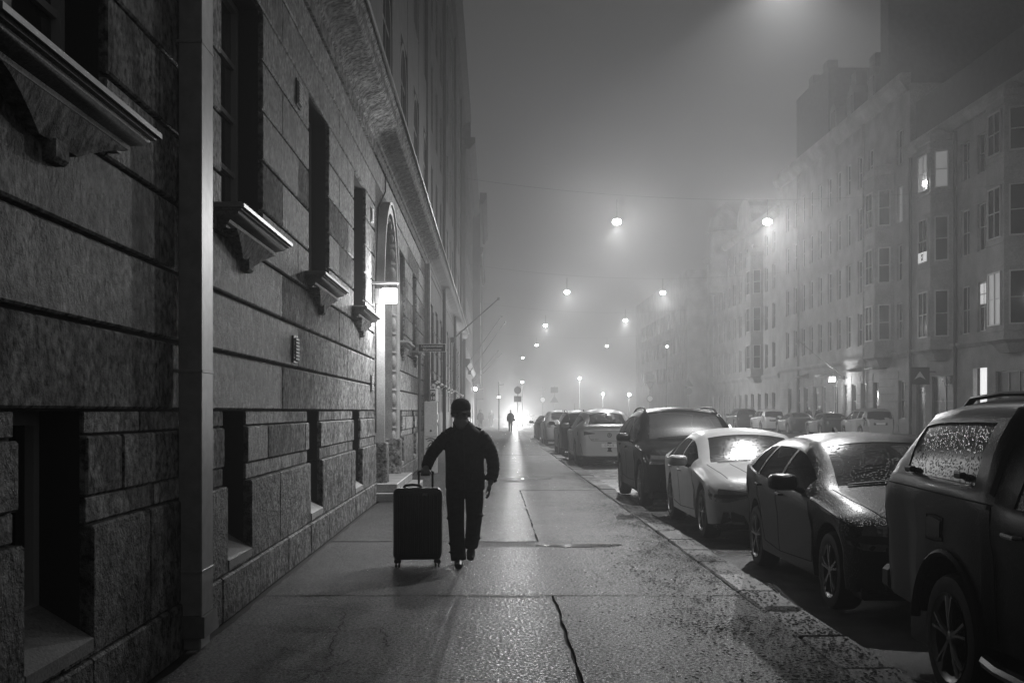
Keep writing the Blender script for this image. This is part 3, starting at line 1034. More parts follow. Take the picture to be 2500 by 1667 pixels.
def oriel(root, yc, zb, zt, m, rows, half=1.5, front=0.95, proj=1.0, lit_map=None, corbel=0.75):
    """chamfered bay window standing on a corbel"""
    def ring(k, z):
        return [(XR + 0.05, yc - half * k, z), (XR - proj * k, yc - front * k, z), (XR - proj * k, yc + front * k, z), (XR + 0.05, yc + half * k, z)]
    mb = MB()
    vs, fs = [], []
    levels = [(0.55, zb - corbel), (0.80, zb - corbel * 0.45), (1.06, zb - 0.18), (1.06, zb), (1.0, zb + 0.002), (1.0, zt - 0.3), (1.07, zt - 0.25), (1.07, zt), (0.85, zt + 0.35), (0.3, zt + 0.6)]
    for (k, z) in levels:
        vs += ring(k, z)
    for l in range(len(levels) - 1):
        for j in range(3):
            fs.append((4 * l + j, 4 * l + j + 1, 4 * l + 5 + j, 4 * l + 4 + j))
    fs += [(0, 1, 2, 3), tuple(4 * (len(levels) - 1) + j for j in range(4))]
    body = pw(mb.add(vs, fs), 'oriel', m, root)
    # sill and head mouldings between the storeys
    for (za, zh) in rows:
        for (z, pj) in ((za - 0.28, 0.05), (za + zh + 0.18, 0.035)):
            q = MB()
            v2, f2 = [], []
            for (k, zz) in ((1.0 + pj, z), (1.0 + pj, z + 0.12)):
                v2 += ring(k, zz)
            f2 = [(0, 1, 5, 4), (1, 2, 6, 5), (2, 3, 7, 6), (0, 1, 2, 3), (4, 5, 6, 7)]
            pw(q.add(v2, f2), 'oriel_moulding', m, root)
        ang = math.atan2(proj, half - front)
        for face in (-1, 0, 1):
            pane = (lit_map or {}).get((round(za, 1), face), pane_dark)
            if face == 0:
                window_at(root, -1, 0, yc, za, front * 1.45, zh, 2, 2, pane, xoff=XR - proj - 0.02, rz=math.pi)
            else:
                mx = XR - proj / 2
                my = yc + face * (half + front) / 2
                nrm = Vector((-(half - front), face * proj, 0)).normalized()
                o = window_at(root, -1, 0, my + nrm.y * 0.02, za, 0.72, zh, 1, 2, pane, xoff=mx + nrm.x * 0.02, rz=math.atan2(nrm.y, nrm.x))

def storey_ops(centres, rows, w=1.15):
    return [(c - w / 2, c + w / 2, z, z + h) for c in centres for (z, h) in rows]

def shopfront(root, m, y0, y1, zt=3.4, z0=0.75, pane=None, frame=None):
    """shop window recessed in the ground floor"""
    return window_at(root, -1, XR, (y0 + y1) / 2, z0, y1 - y0, zt - z0, max(1, int((y1 - y0) / 1.1)), 2, pane or pane_mid, frame=frame or darkframe)

# near block on the right (bays, lit windows)
R1 = thing('bay_window_building', 'plastered building with bay windows and a lit doorway across the street', 'building', (30, 55, 0))
rows = [(5.55, 2.5), (9.6, 2.4), (13.5, 2.0)]
cent = [46.2, 48.6, 50.3, 56.9, 59.0, 65.0]
ops = storey_ops(cent, rows)
gf = [(45.3, 48.2, 0.75, 3.5), (49.2, 51.0, 0.3, 3.5), (52.0, 55.4, 0.75, 3.5), (56.35, 58.0, ZR, 3.75), (60.2, 63.4, 0.75, 3.5), (64.4, 65.8, ZR, 3.3)]
facade(R1, -1, XR, 44.0, 66.6, ZR - 0.2, 16.6, ops + gf, r1)
for o in ops:
    pn = pane_dark
    if abs(o[0] + 0.575 - 56.9) < 0.1 and o[2] < 6:
        pn = pane_mid
    window_at(R1, -1, XR, (o[0] + o[1]) / 2, o[2], o[1] - o[0], o[3] - o[2], 2, 2, R.choice((pane_dark, pane_dark, pane_mid)) if pn is pane_dark else pn)
lw = MB().box(XR + 0.10, XR + 0.115, 56.45, 57.35, 6.95, 7.95)     # the lit upper lights of one window
wl = pw(MB().box(XR + 0.10, XR + 0.14, 56.40, 57.40, 6.9, 8.0), 'window_light', framepaint, R1)
pw(lw, 'pane', lit_pane, wl)
pw(MB().box(XR + 0.085, XR + 0.099, 56.87, 56.93, 6.95, 7.95).box(XR + 0.085, XR + 0.099, 56.45, 56.869, 7.4, 7.46).box(XR + 0.085, XR + 0.099, 56.931, 57.35, 7.4, 7.46), 'glazing_bar', framepaint, wl)
for o in gf:
    if abs(o[0] - 56.35) < 0.01:
        dr = pw(MB().box(XR + 0.5, XR + 0.56, o[0] - 0.3, o[1] + 0.3, ZR, 3.9), 'lit_doorway', lit_strong, R1)
        dr['label'] = 'brightly lit open doorway'
    elif o[2] < 0.5:
        dd = pw(MB().box(XR + 0.15, XR + 0.21, o[0], o[1], o[2], o[3]), 'door', door_m, R1)
        pw(MB().box(XR + 0.12, XR + 0.149, o[0] + 0.2, o[1] - 0.2, 1.6, 2.9), 'door_glass', pane_mid, dd)
    else:
        shopfront(R1, r1, o[0], o[1], o[3], o[2])
oriel(R1, 62.0, 5.05, 16.3, r1, rows, lit_map={(13.5, 0): lit_dim, (13.5, -1): lit_dim})
oriel(R1, 53.2, 5.05, 16.3, r1, rows, lit_map={(5.5, 0): lit_dim, (5.6, 0): lit_dim})
band(R1, -1, XR, 44.0, 66.6, 4.85, 5.15, 0.16, r1)
band(R1, -1, XR, 44.0, 66.6, 16.4, 17.0, 0.5, r1, 'eaves_cornice')
pw(MB().box(XR + 0.3, XR + 9, 44.0, 66.6, 17.02, 19.6), 'mansard_roof', roofm, R1)
for y in (59.9, 66.3):
    pw(MB().tube([(XR - 0.14, y, ZR), (XR - 0.14, y, 16.3)], 0.10, 10), 'downpipe', mat('dark_pipe', 0.05, 0.5), R1, smooth=True)
# lit strip with pot plants low in a bay window
ls = pw(MB().box(XR - 1.075, XR - 1.055, 61.4, 62.6, 9.68, 10.2), 'lit_lower_pane', lit_pane, R1)
lv = MB()
for k in range(14):
    a = R.uniform(-0.18, 0.18)
    lv.sphere((XR - 1.1, 62.0 + a, 9.8 + R.uniform(0, 0.3)), (0.015, 0.05, 0.06), 6, 4)
pw(lv, 'pot_plant', darkframe, ls)
# table lamp glowing behind the top bay window
tl = pw(MB().lathe([(0.0, 0.0), (0.13, 0.0), (0.09, 0.24), (0.0, 0.24)], 12, 'z', (XR - 1.12, 61.5, 13.75)), 'lamp_shade', white_glow, R1)

R2 = thing('long_plaster_building', 'long pale five storey building with steep roof across the street', 'building', (30, 82, 0))
rows2 = [(5.9, 2.2), (9.4, 2.2), (12.9, 2.2), (16.4, 2.1)]
cent = [68.4, 73.6, 75.8, 78.2, 80.4, 82.6, 85.0, 87.4, 89.6, 92.0, 94.4]
ops = storey_ops(cent, rows2, 1.05)
gf2 = []
for k, y in enumerate([68.0, 72.6, 75.0, 77.0, 79.0, 81.4, 84.0, 86.2, 88.8, 91.0, 93.6]):
    gf2.append((y - 0.5, y + 0.55, ZR if k % 3 == 1 else 1.1, 3.4))
facade(R2, -1, XR, 66.7, 97.0, ZR - 0.2, 20.8, ops + gf2, r2)
for k, o in enumerate(ops):
    pn = pane_dark
    if abs((o[0] + o[1]) / 2 - 68.4) < 0.1 and abs(o[2] - 12.9) < 0.1:
        pn = lit_dim
    window_at(R2, -1, XR, (o[0] + o[1]) / 2, o[2], o[1] - o[0], o[3] - o[2], 2, 2, R.choice((pane_dark, pane_dark, pane_mid, pane_pale)) if pn is pane_dark else pn)
for o in gf2:
    if o[2] < 0.5:
        dd = pw(MB().box(XR + 0.15, XR + 0.21, o[0], o[1], o[2], o[3]), 'door', door_m, R2)
        pw(MB().box(XR + 0.12, XR + 0.149, o[0] + 0.2, o[1] - 0.2, 1.7, 2.9), 'door_glass', pane_mid, dd)
    else:
        window_at(R2, -1, XR, (o[0] + o[1]) / 2, o[2], o[1] - o[0], o[3] - o[2], 2, 2, pane_mid)
oriel(R2, 70.9, 5.05, 16.3, r2, [(5.9, 2.2), (9.4, 2.2), (12.9, 2.2)])
band(R2, -1, XR, 66.7, 97.0, 4.75, 5.1, 0.18, r2)
band(R2, -1, XR, 66.7, 97.0, 20.4, 21.4, 0.6, r2, 'eaves_cornice')
for k in range(9):      # rusticated ground floor courses
    z = ZR + 0.1 + 0.46 * k
    for a, b in zip([66.75] + [o[1] for o in gf2], [o[0] for o in gf2] + [96.9]):
        if b - a > 0.3 and z < 3.9:
            pw(MB().cbox(XR - 0.03, XR + 0.05, a + 0.05, b - 0.05, z, z + 0.43, 0.012), 'stone', r2, R2)
pw(MB().box(XR + 0.2, XR + 16, 71.0, 72.4, 21.42, 33.0), 'fire_wall', roofm, R2)
pw(MB().prism([(XR + 0.3, 21.42), (XR + 2.6, 24.4), (XR + 10, 25.0), (XR + 10, 21.42)], 'y', 72.41, 86.0), 'roof', roofm, R2)
for y in (75.0, 79.5, 83.5):
    dm = pw(MB().prism([(y - 0.8, 21.9), (y + 0.8, 21.9), (y + 0.8, 23.6), (y, 24.3), (y - 0.8, 23.6)], 'x', XR + 0.5, XR + 3.0), 'dormer', roofm, R2)
    pw(MB().box(XR + 0.46, XR + 0.49, y - 0.5, y + 0.5, 22.2, 23.5), 'dormer_pane', pane_dark, dm)
pw(MB().box(XR + 0.9, XR + 10, 86.01, 95.0, 21.42, 27.5), 'attic_block', roofm, R2)
for (y, z) in ((77.5, 24.6), (81.5, 24.6), (88.5, 27.5), (92.5, 27.5)):
    pw(MB().cbox(XR + 1.6, XR + 2.4, y, y + 1.3, z - 0.2, z + 1.4, 0.03), 'chimney', roofm, R2)
pw(MB().prism([(XR + 0.3, 21.42), (XR + 3.0, 24.0), (XR + 10, 24.0), (XR + 10, 21.42)], 'y', 95.01, 97.0), 'roof', roofm, R2)
for y in (74.7, 90.8):
    pw(MB().tube([(XR - 0.12, y, ZR), (XR - 0.12, y, 20.4)], 0.08, 10), 'downpipe', r3, R2, smooth=True)
for (y, z) in ((75.9, 4.2), (82.6, 4.1), (88.9, 4.15), (71.5, 4.2)):     # little canopies over doors
    pw(MB().prism([(XR - 0.9, z), (XR - 0.9, z + 0.06), (XR + 0.02, z + 0.35), (XR + 0.02, z)], 'y', y - 0.8, y + 0.8), 'door_canopy', sheetmetal, R2)

R3 = thing('turreted_building', 'hazy building with rounded gable tops further along on the right', 'building', (30, 112, 0))
cent = [99.0 + 2.7 * k for k in range(11)]
rows3 = [(5.4, 2.2), (8.8, 2.2), (12.2, 2.2), (15.4, 1.9)]
ops = storey_ops([c for c in cent if abs(c - 104.4) > 1.6], rows3, 1.1)
gf3 = [(c - 0.6, c + 0.6, 0.6, 3.2) for c in cent]
facade(R3, -1, XR, 97.05, 130.0, ZR - 0.2, 18.6, ops + gf3, r3)
for o in ops + gf3:
    window_at(R3, -1, XR, (o[0] + o[1]) / 2, o[2], o[1] - o[0], o[3] - o[2], 2, 2, pane_dark)
oriel(R3, 104.4, 4.9, 16.0, r3, [(5.4, 2.2), (8.8, 2.2), (12.2, 2.2)])
band(R3, -1, XR, 97.05, 130.0, 4.4, 4.8, 0.18, r3)
band(R3, -1, XR, 97.05, 130.0, 18.3, 19.0, 0.5, r3, 'eaves_cornice')
pw(MB().prism([(106.5, 18.9)] + [(110 + 3.2 * math.cos(math.pi - math.pi * k / 10), 19.4 + 2.6 * math.sin(math.pi * k / 10)) for k in range(11)] + [(113.5, 18.9)], 'x', XR - 0.2, XR + 2.5), 'rounded_gable', r3, R3)
pw(MB().lathe([(1.7, 14.0), (1.7, 20.5), (1.85, 20.6), (1.5, 22.0), (0.8, 23.0), (0.05, 23.6)], 16, 'z', (XR + 0.2, 121.0, 0)), 'corner_turret', r3, R3, smooth=True)
pw(MB().prism([(XR + 0.3, 19.0), (XR + 3.0, 21.5), (XR + 10, 21.5), (XR + 10, 19.0)], 'y', 97.05, 130.0), 'roof', roofm, R3)

R4 = thing('fading_building', 'faint block at the far right almost lost in fog', 'building', (30, 160, 0))
facade(R4, -1, XR - 0.5, 140.0, 190.0, -0.1, 19.0, storey_ops([143 + 3 * k for k in range(14)], [(5.4, 2.2), (9, 2.2), (12.6, 2.2)], 1.2), r3)
for c in [143 + 3 * k for k in range(14)]:
    for z in (5.4, 9, 12.6):
        window_at(R4, -1, XR - 0.5, c, z, 1.2, 2.2, 2, 2, pane_dark)
L4 = thing('distant_left_building', 'faint block at the far left beyond the overhanging building', 'building', (-8, 165, 0))
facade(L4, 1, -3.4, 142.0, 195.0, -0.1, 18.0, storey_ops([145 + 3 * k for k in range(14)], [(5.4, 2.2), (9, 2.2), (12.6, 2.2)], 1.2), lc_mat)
for c in [145 + 3 * k for k in range(14)]:
    for z in (5.4, 9, 12.6):
        window_at(L4, 1, -3.4, c, z, 1.2, 2.2, 2, 2, pane_dark)

# ================================================================== street lamps hung over the carriageway
def street_lamp(x, y, label, watts, z=9.62, glow=GLOW_W, lit=True, cone=130.0, soft=0.5):
    t = thing('street_lamp', label, 'street lamp', (x, y, z), group='lamps hung over the street')
    MB().lathe([(0.0, 0.20), (0.05, 0.195), (0.10, 0.16), (0.17, 0.05), (0.175, 0.02), (0.165, 0.015), (0.0, 0.015)], 20).build('housing', grey_metal, t, smooth=True)
    MB().sphere((0, 0, 0), (0.19, 0.19, 0.14), 18, 12).build('bloom_bowl', lens_glow, t, smooth='all')  # glowing bowl made large to stand in for the lamp's bloom
    MB().tube([(0, 0, 0.19), (0, 0, 0.95)], 0.012, 6).build('hanger', black_metal, t)
    if lit:
        bowl_light('lamp_light', t, (0, -0.24, -0.20), watts, glow / watts, cone, soft, lobe=0.14 if y < 30 else 0.50 if y < 60 else 0.14 if y < 90 else 0.05)
    return t
names = ['above the nearest parked cars', 'second in the row', 'third in the row', 'fourth in the row', 'fifth in the row', 'sixth in the row']
for k, (y, x) in enumerate(((21.6, 5.45), (48.4, 5.30), (77.0, 5.05), (107.0, 5.0), (139.0, 5.4), (172.0, 4.6))):
    street_lamp(x, y, 'glowing street lamp on the left cable row, ' + names[k], LAMP_W * (0.95, 1.0, 0.9, 0.9, 0.9, 0.9)[k], 9.62 if k else 10.12, GLOW_W if k else GLOW_W * 0.25, k < 4, 130.0 if k else 117.0, 0.5 if k else 0.3)
for k, (y, x) in enumerate(((48.4, 11.7), (77.4, 11.6), (101.0, 11.8), (141.0, 14.2))):
    street_lamp(x, y, 'glowing street lamp on the right cable row, ' + ['nearest the camera', 'second in the row', 'third in the row', 'farthest in the row'][k], LAMP_W * (1.2 if k in (0, 2) else 0.9), lit=k < 3)
wiremat = mat('span_wire_steel', 0.03, 0.5)
for k, y in enumerate((21.6, 48.4, 77.2, 104.0, 140.0)):
    pts = []
    for j in range(21):
        t = j / 20
        x = WALL + (XR - WALL) * t
        pts.append((x, y, 11.6 - 4 * 1.05 * t * (1 - t)))
    tag(MB().tube(pts, 0.0045, 5).build('span_wire', wiremat), 'thin steel wire across the street carrying lamps, ' + ['nearest', 'second', 'third', 'fourth', 'farthest'][k] + ' one', 'wire', 'wires across the street')

# ================================================================== cars
def curve(pts):
    """monotone cubic through (x, y) keys"""
    xs = [p[0] for p in pts]
    ys = [p[1] for p in pts]
    n = len(xs)
    h = [xs[i + 1] - xs[i] for i in range(n - 1)]
    dl = [(ys[i + 1] - ys[i]) / h[i] for i in range(n - 1)]
    m = [0.0] * n
    m[0], m[-1] = dl[0], dl[-1]
    for i in range(1, n - 1):
        if dl[i - 1] * dl[i] <= 0:
            m[i] = 0.0
        else:
            w1, w2 = 2 * h[i] + h[i - 1], h[i] + 2 * h[i - 1]
            m[i] = (w1 + w2) / (w1 / dl[i - 1] + w2 / dl[i])
    def f(x):
        if x <= xs[0]:
            return ys[0]
        if x >= xs[-1]:
            return ys[-1]
        i = 0
        while x > xs[i + 1]:
            i += 1
        t = (x - xs[i]) / h[i]
        return (ys[i] * (1 + 2 * t) * (1 - t) ** 2 + m[i] * h[i] * t * (1 - t) ** 2 + ys[i + 1] * t * t * (3 - 2 * t) + m[i + 1] * h[i] * t * t * (t - 1))
    return f

NW = 5       # rows of the side glass
NR = 7       # rows from roof rail to centre line
class Car:
    """body lofted from sections along y (front at y=0, rear at y=L); glass cut out of the same grid"""
    def __init__(self, sp):
        self.sp = sp
        L = sp['L']
        top, belt, plan, roofw = (curve(sp[k]) for k in ('top', 'belt', 'plan', 'roofw'))
        zs0 = sp.get('sill', 0.20)
        Rw = sp['wheel']
        arches = [(y, Rw + sp.get('archgap', 0.06), Rw) for y in sp['axles']]
        ys = set()
        k = 0
        st = sp.get('step', 0.075)
        n = int(L / st)
        for k in range(n + 1):
            ys.add(round(L * k / n, 4))
        for (ya, ra, zw) in arches:
            for t in range(17):
                a = math.pi * t / 16
                ys.add(round(ya + ra * math.cos(a), 4))
            ys.add(round(ya - ra - 0.006, 4))
            ys.add(round(ya + ra + 0.006, 4))
        for (a, b) in list(sp['side']) + [sp['shield'], sp['rear']]:
            ys.add(round(a, 4))
            ys.add(round(b, 4))
        ys = sorted(y for y in ys if 0 <= y <= L)
        clean = [ys[0]]
        for y in ys[1:]:
            if y - clean[-1] > 0.004:
                clean.append(y)
        ys = clean
        self.ys = ys
        hw = max(p[1] for p in sp['plan'])
        V = []
        fb = sp.get('front', (0.16, 0.30, 0.10))
        rb = sp.get('back', (0.12, 0.22, 0.08))
        def deform(x, y, z):
            q = (x / hw) ** 2
            if y < 0.7:
                w = (1 - y / 0.7) ** 2
                y += w * (fb[0] * q + fb[1] * max(0, z - 0.52) + fb[2] * max(0, 0.42 - z) * 2)
            if y > L - 0.7:
                w = (1 - (L - y) / 0.7) ** 2
                y -= w * (rb[0] * q + rb[1] * max(0, z - 0.62) + rb[2] * max(0, 0.45 - z) * 2)
            return (x, y, z)
        flare = sp.get('flare', 0.0)
        half = []
        for y in ys:
            zt = top(y)
            zb = min(belt(y), zt - 0.035)
            w = plan(y)
            wr = min(roofw(y), w * 0.96)
            zs = zs0 + sp.get('rise', 0.0) * max(0, y / L - 0.75) * 4 + max(0, 0.35 - y) * 0.10
            fl = 0.0
            for (ya, ra, zw) in arches:
                dy = abs(y - ya)
                if dy <= ra + 0.001:
                    zs = max(zs, zw + math.sqrt(max(0, ra * ra - dy * dy)))
                if dy < ra + 0.16 and flare:
                    fl = max(fl, flare * (1 - (dy / (ra + 0.16)) ** 4))
            zr = zt - min(sp.get('crown', 0.07), max(0.012, (zt - zb) * 0.28))
            P = [(0, zs), (w * 0.86, zs), (w * 0.945 + fl, zs + 0.012)]
            z1, z2, z3 = zs + 0.30 * (zb - zs), zs + 0.58 * (zb - zs), zs + 0.80 * (zb - zs)
            scu = sp.get('sculpt', 0.012)
            P += [(w * 0.972 + fl * 0.9 - scu * 0.4, z1), (w * 0.990 + fl * 0.6 - scu, z2), (w * 1.0 + fl * 0.15, z3), (w * 0.992, zb - 0.03 * min(1, (zb - zs))), (w * 0.972, zb)]
            for k in range(1, NW + 1):
                t = k / NW
                bow = 0.035 * math.sin(math.pi * t) * (1 if zr - zb > 0.1 else 0.2)
                P.append((w * 0.962 + (wr - w * 0.962) * t + bow, zb + 0.004 + (zr - zb - 0.004) * t))
            for k in range(1, NR + 1):
                t = k / NR
                P.append((wr * (1 - t), zr + (zt - zr) * (1 - (1 - t) ** 2.2)))
            half.append(P)
        m = len(half[0])
        self.m = m
        cols = 2 * m - 1
        for i, y in enumerate(ys):
            ring = [(-x, z) for (x, z) in half[i]] + [(x, z) for (x, z) in half[i][:-1][::-1]]
            # index 0..m-1 : -x side from bottom centre to top centre; m..2m-2 : +x side back down
            for (x, z) in ring:
                V.append(deform(x, y, z))
        F = {'body': [], 'windscreen': [], 'rear_window': [], 'side': {}}
        s0 = 7                       # belt row index
        rail = s0 + NW
        def zone(i, j):
            ym = (ys[i] + ys[i + 1]) / 2
            jj = j if j < m - 1 else cols - 2 - j + 0
            if j >= m - 1:
                jj = 2 * (m - 1) - 1 - j
            if s0 <= jj < rail - 0:
                hgt = half[i][rail][1] - half[i][s0][1]
                hg2 = half[i + 1][rail][1] - half[i + 1][s0][1]
                if min(hgt, hg2) > sp.get('minglass', 0.12):
                    for k, (a, b) in enumerate(sp['side']):
                        if a <= ym <= b and s0 <= jj <= rail - 2:
                            return ('side', k, -1 if j < m - 1 else 1)
            elif jj >= rail + 0:
                a, b = sp['shield']
                if a <= ym <= b and jj >= rail + 1:
                    return ('windscreen',)
                a, b = sp['rear']
                if a <= ym <= b and jj >= rail + 1:
                    return ('rear_window',)
            return ('body',)
        for i in range(len(ys) - 1):
            for j in range(cols - 1):
                q = (i * cols + j, i * cols + j + 1, (i + 1) * cols + j + 1, (i + 1) * cols + j)
                z = zone(i, j)
                if z[0] == 'side':
                    F['side'].setdefault((z[1], z[2]), []).append(q)
                else:
                    F[z[0]].append(q)
            j = cols - 1
            F['body'].append((i * cols + j, i * cols, (i + 1) * cols, (i + 1) * cols + j))
        # end caps as little grids so that they can bulge
        fr = [-1, -0.8, -0.55, -0.28, 0, 0.28, 0.55, 0.8, 1]
        for i, y in ((0, ys[0]), (len(ys) - 1, ys[-1])):
            base = len(V)
            P = half[i]
            for (x, z) in P:
                for f in fr:
                    V.append(deform(x * f, y, z))
            for a in range(m - 1):
                for b in range(len(fr) - 1):
                    q = (base + a * len(fr) + b, base + a * len(fr) + b + 1, base + (a + 1) * len(fr) + b + 1, base + (a + 1) * len(fr) + b)
                    F['body'].append(q)
        self.V, self.F, self.half = V, F, half
        allf = F['body'] + F['windscreen'] + F['rear_window'] + [q for l in F['side'].values() for q in l]
        self.bvh = BVHTree.FromPolygons([Vector(v) for v in V], allf, all_triangles=False, epsilon=0.0)
        self.L = L
        self.hw = hw
    def submesh(self, faces, name, m, inset=0.0, smooth='all'):
        used = sorted({i for f in faces for i in f})
        mp = {o: k for k, o in enumerate(used)}
        mb = MB()
        for i in used:
            x, y, z = self.V[i]
            mb.v.append((x * (1 - inset * 0.6), y, z - inset * 0.5))
        mb.f = [tuple(mp[i] for i in f) for f in faces]
        me = bpy.data.meshes.new(name)
        me.from_pydata(mb.v, [], mb.f)
        bm = bmesh.new()
        bm.from_mesh(me)
        bmesh.ops.remove_doubles(bm, verts=bm.verts, dist=0.0008)
        bmesh.ops.recalc_face_normals(bm, faces=bm.faces)
        bm.to_mesh(me)
        bm.free()
        me.polygons.foreach_set('use_smooth', [True] * len(me.polygons))
        if smooth != 'all':
            me.set_sharp_from_angle(angle=rad(smooth))
        me.materials.append(m)
        return me
    def patch(self, lo, hi, view, rows=4, off=0.006, skirt=0.02):
        """surface patch between two polylines (lower, upper) given in view coordinates and thrown onto the body.
        view: 'front' (x,z), 'back' (x,z), 'left' (y,z) on the -x side, 'right' (y,z), 'top' (x,y), or ('dir', angle) about z"""
        n = len(lo)
        def cast(u, w):
            if view == 'front':
                o, d = Vector((u, -3, w)), Vector((0, 1, 0))
            elif view == 'back':
                o, d = Vector((u, self.L + 3, w)), Vector((0, -1, 0))
            elif view == 'left':
                o, d = Vector((-3, u, w)), Vector((1, 0, 0))
            elif view == 'right':
                o, d = Vector((3, u, w)), Vector((-1, 0, 0))
            elif view == 'top':
                o, d = Vector((u, w, 4)), Vector((0, 0, -1))
            else:
                a, c = view[1], Vector(view[2])
                d = Vector((math.sin(a), math.cos(a), 0))
                e = Vector((math.cos(a), -math.sin(a), 0))
                o = c - d * 3 + e * u + Vector((0, 0, w))
            loc, nrm, _, _ = self.bvh.ray_cast(o, d)
            if loc is None:
                return None, None, d
            if nrm.dot(d) > 0:
                nrm = -nrm
            return loc, nrm, d
        mb = MB()
        ok = {}
        for r_ in range(rows + 1):
            t = r_ / rows
            for k in range(n):
                u = lo[k][0] + (hi[k][0] - lo[k][0]) * t
                w = lo[k][1] + (hi[k][1] - lo[k][1]) * t
                loc, nrm, d = cast(u, w)
                if loc is None:
                    continue
                ok[(r_, k)] = len(mb.v)
                mb.v.append(tuple(loc + nrm * off))
                mb.v.append(tuple(loc - nrm * skirt))
        for r_ in range(rows):
            for k in range(n - 1):
                ids = [(r_, k), (r_, k + 1), (r_ + 1, k + 1), (r_ + 1, k)]
                if all(i in ok for i in ids):
                    mb.f.append(tuple(ok[i] for i in ids))
        border = [(0, k) for k in range(n)] + [(r_, n - 1) for r_ in range(1, rows + 1)] + [(rows, k) for k in range(n - 2, -1, -1)] + [(r_, 0) for r_ in range(rows - 1, 0, -1)]
        for a, b in zip(border, border[1:] + border[:1]):
            if a in ok and b in ok:
                mb.f.append((ok[a], ok[b], ok[b] + 1, ok[a] + 1))
        return mb
    def seam(self, pts, view, w=0.007, off=0.0025):
        """thin dark shut line on the body"""
        dense = []
        for a, b in zip(pts, pts[1:]):
            n = max(2, int(math.hypot(b[0] - a[0], b[1] - a[1]) / 0.06))
            dense += [(a[0] + (b[0] - a[0]) * k / n, a[1] + (b[1] - a[1]) * k / n) for k in range(n)]
        dense.append(pts[-1])
        lo, hi = [], []
        for k, p in enumerate(dense):
            a, b = dense[max(0, k - 1)], dense[min(len(dense) - 1, k + 1)]
            dx, dy = b[0] - a[0], b[1] - a[1]
            l = math.hypot(dx, dy) or 1
            lo.append((p[0] - dy / l * w / 2, p[1] + dx / l * w / 2))
            hi.append((p[0] + dy / l * w / 2, p[1] - dx / l * w / 2))
        return self.patch(lo, hi, view, rows=1, off=off, skirt=0.0)

def paint_mat(name, g, drops=True, rough=0.28, var=None, metal=0.0, dsc=66, dd=0.0026, spec=0.25):
    return mat(name, g, rough, metal=metal, coat=0.12 if spec > 0.2 else 0.03, spec=spec, var=var,
               bump=(dsc, 0.7, dd, 'drops') if drops else None)

wetglass = glass_mat('rain_streaked_glass', 0.05, 0.40, 0.20, bump=(34, 1.0, 0.012, 'drops'))
sideglass = glass_mat('side_window_glass', 0.02, 0.62, 0.08)
darkglass = glass_mat('tinted_glass', 0.015, 0.15, 0.10, bump=(50, 0.5, 0.003, 'drops'))
canopy_glass = mat('canopy_glass', 0.010, 0.25, spec=0.12, var=(3, 0.6, 1.4), bump=(60, 0.6, 0.003, 'drops'))
fogglass = glass_mat('misted_glass', 0.05, 0.45, 0.30)
lampglass = mat('headlight_glass', 0.22, 0.12, coat=1.0, metal=0.4, bump=(26, 0.4, 0.01, 'voronoi'))
tailglass = mat('tail_light_glass', 0.06, 0.15, coat=1.0)
trim_black = mat('black_plastic_trim', 0.012, 0.5)
gapmat = mat('shut_line', 0.004, 0.9)
seatmat = mat('seat_fabric', 0.03, 0.8)
platem = mat('number_plate_white', 0.7, 0.5)

def wheel_meshes(r, w=0.22, style=5):
    ty = MB().lathe([(r * 0.66, -w * 0.5 + 0.01), (r * 0.80, -w * 0.5), (r * 0.94, -w * 0.46), (r * 0.985, -w * 0.34), (r, -w * 0.15), (r, w * 0.15), (r * 0.985, w * 0.34), (r * 0.94, w * 0.46), (r * 0.80, w * 0.5), (r * 0.66, w * 0.5 - 0.01)], 36, 'x').mesh('tyre', rubber, smooth=True)
    rm = MB()
    rm.lathe([(r * 0.67, -w * 0.46), (r * 0.70, -w * 0.50), (r * 0.68, -w * 0.47), (r * 0.60, -w * 0.42), (r * 0.58, w * 0.3), (0.02, w * 0.3)], 30, 'x')
    for k in range(style):
        a = 2 * math.pi * k / style + 0.3
        for s in (-1, 1):
            b = a + s * 0.17
            c = a + s * 0.05
            p0 = (-w * 0.40, r * 0.10 * math.cos(c), r * 0.10 * math.sin(c))
            p1 = (-w * 0.45, r * 0.38 * math.cos(c + s * 0.06), r * 0.38 * math.sin(c + s * 0.06))
            p2 = (-w * 0.43, r * 0.64 * math.cos(b), r * 0.64 * math.sin(b))
            rm.tube([p0, p1, p2], [r * 0.050, r * 0.038, r * 0.042], 5)
    rm.lathe([(0.001, -w * 0.46), (r * 0.10, -w * 0.46), (r * 0.15, -w * 0.40), (r * 0.15, -w * 0.2)], 14, 'x')
    return ty, rm.mesh('rim', alloy, smooth=True)

def mirror_pts(p):
    return [(-u, w) for (u, w) in p]

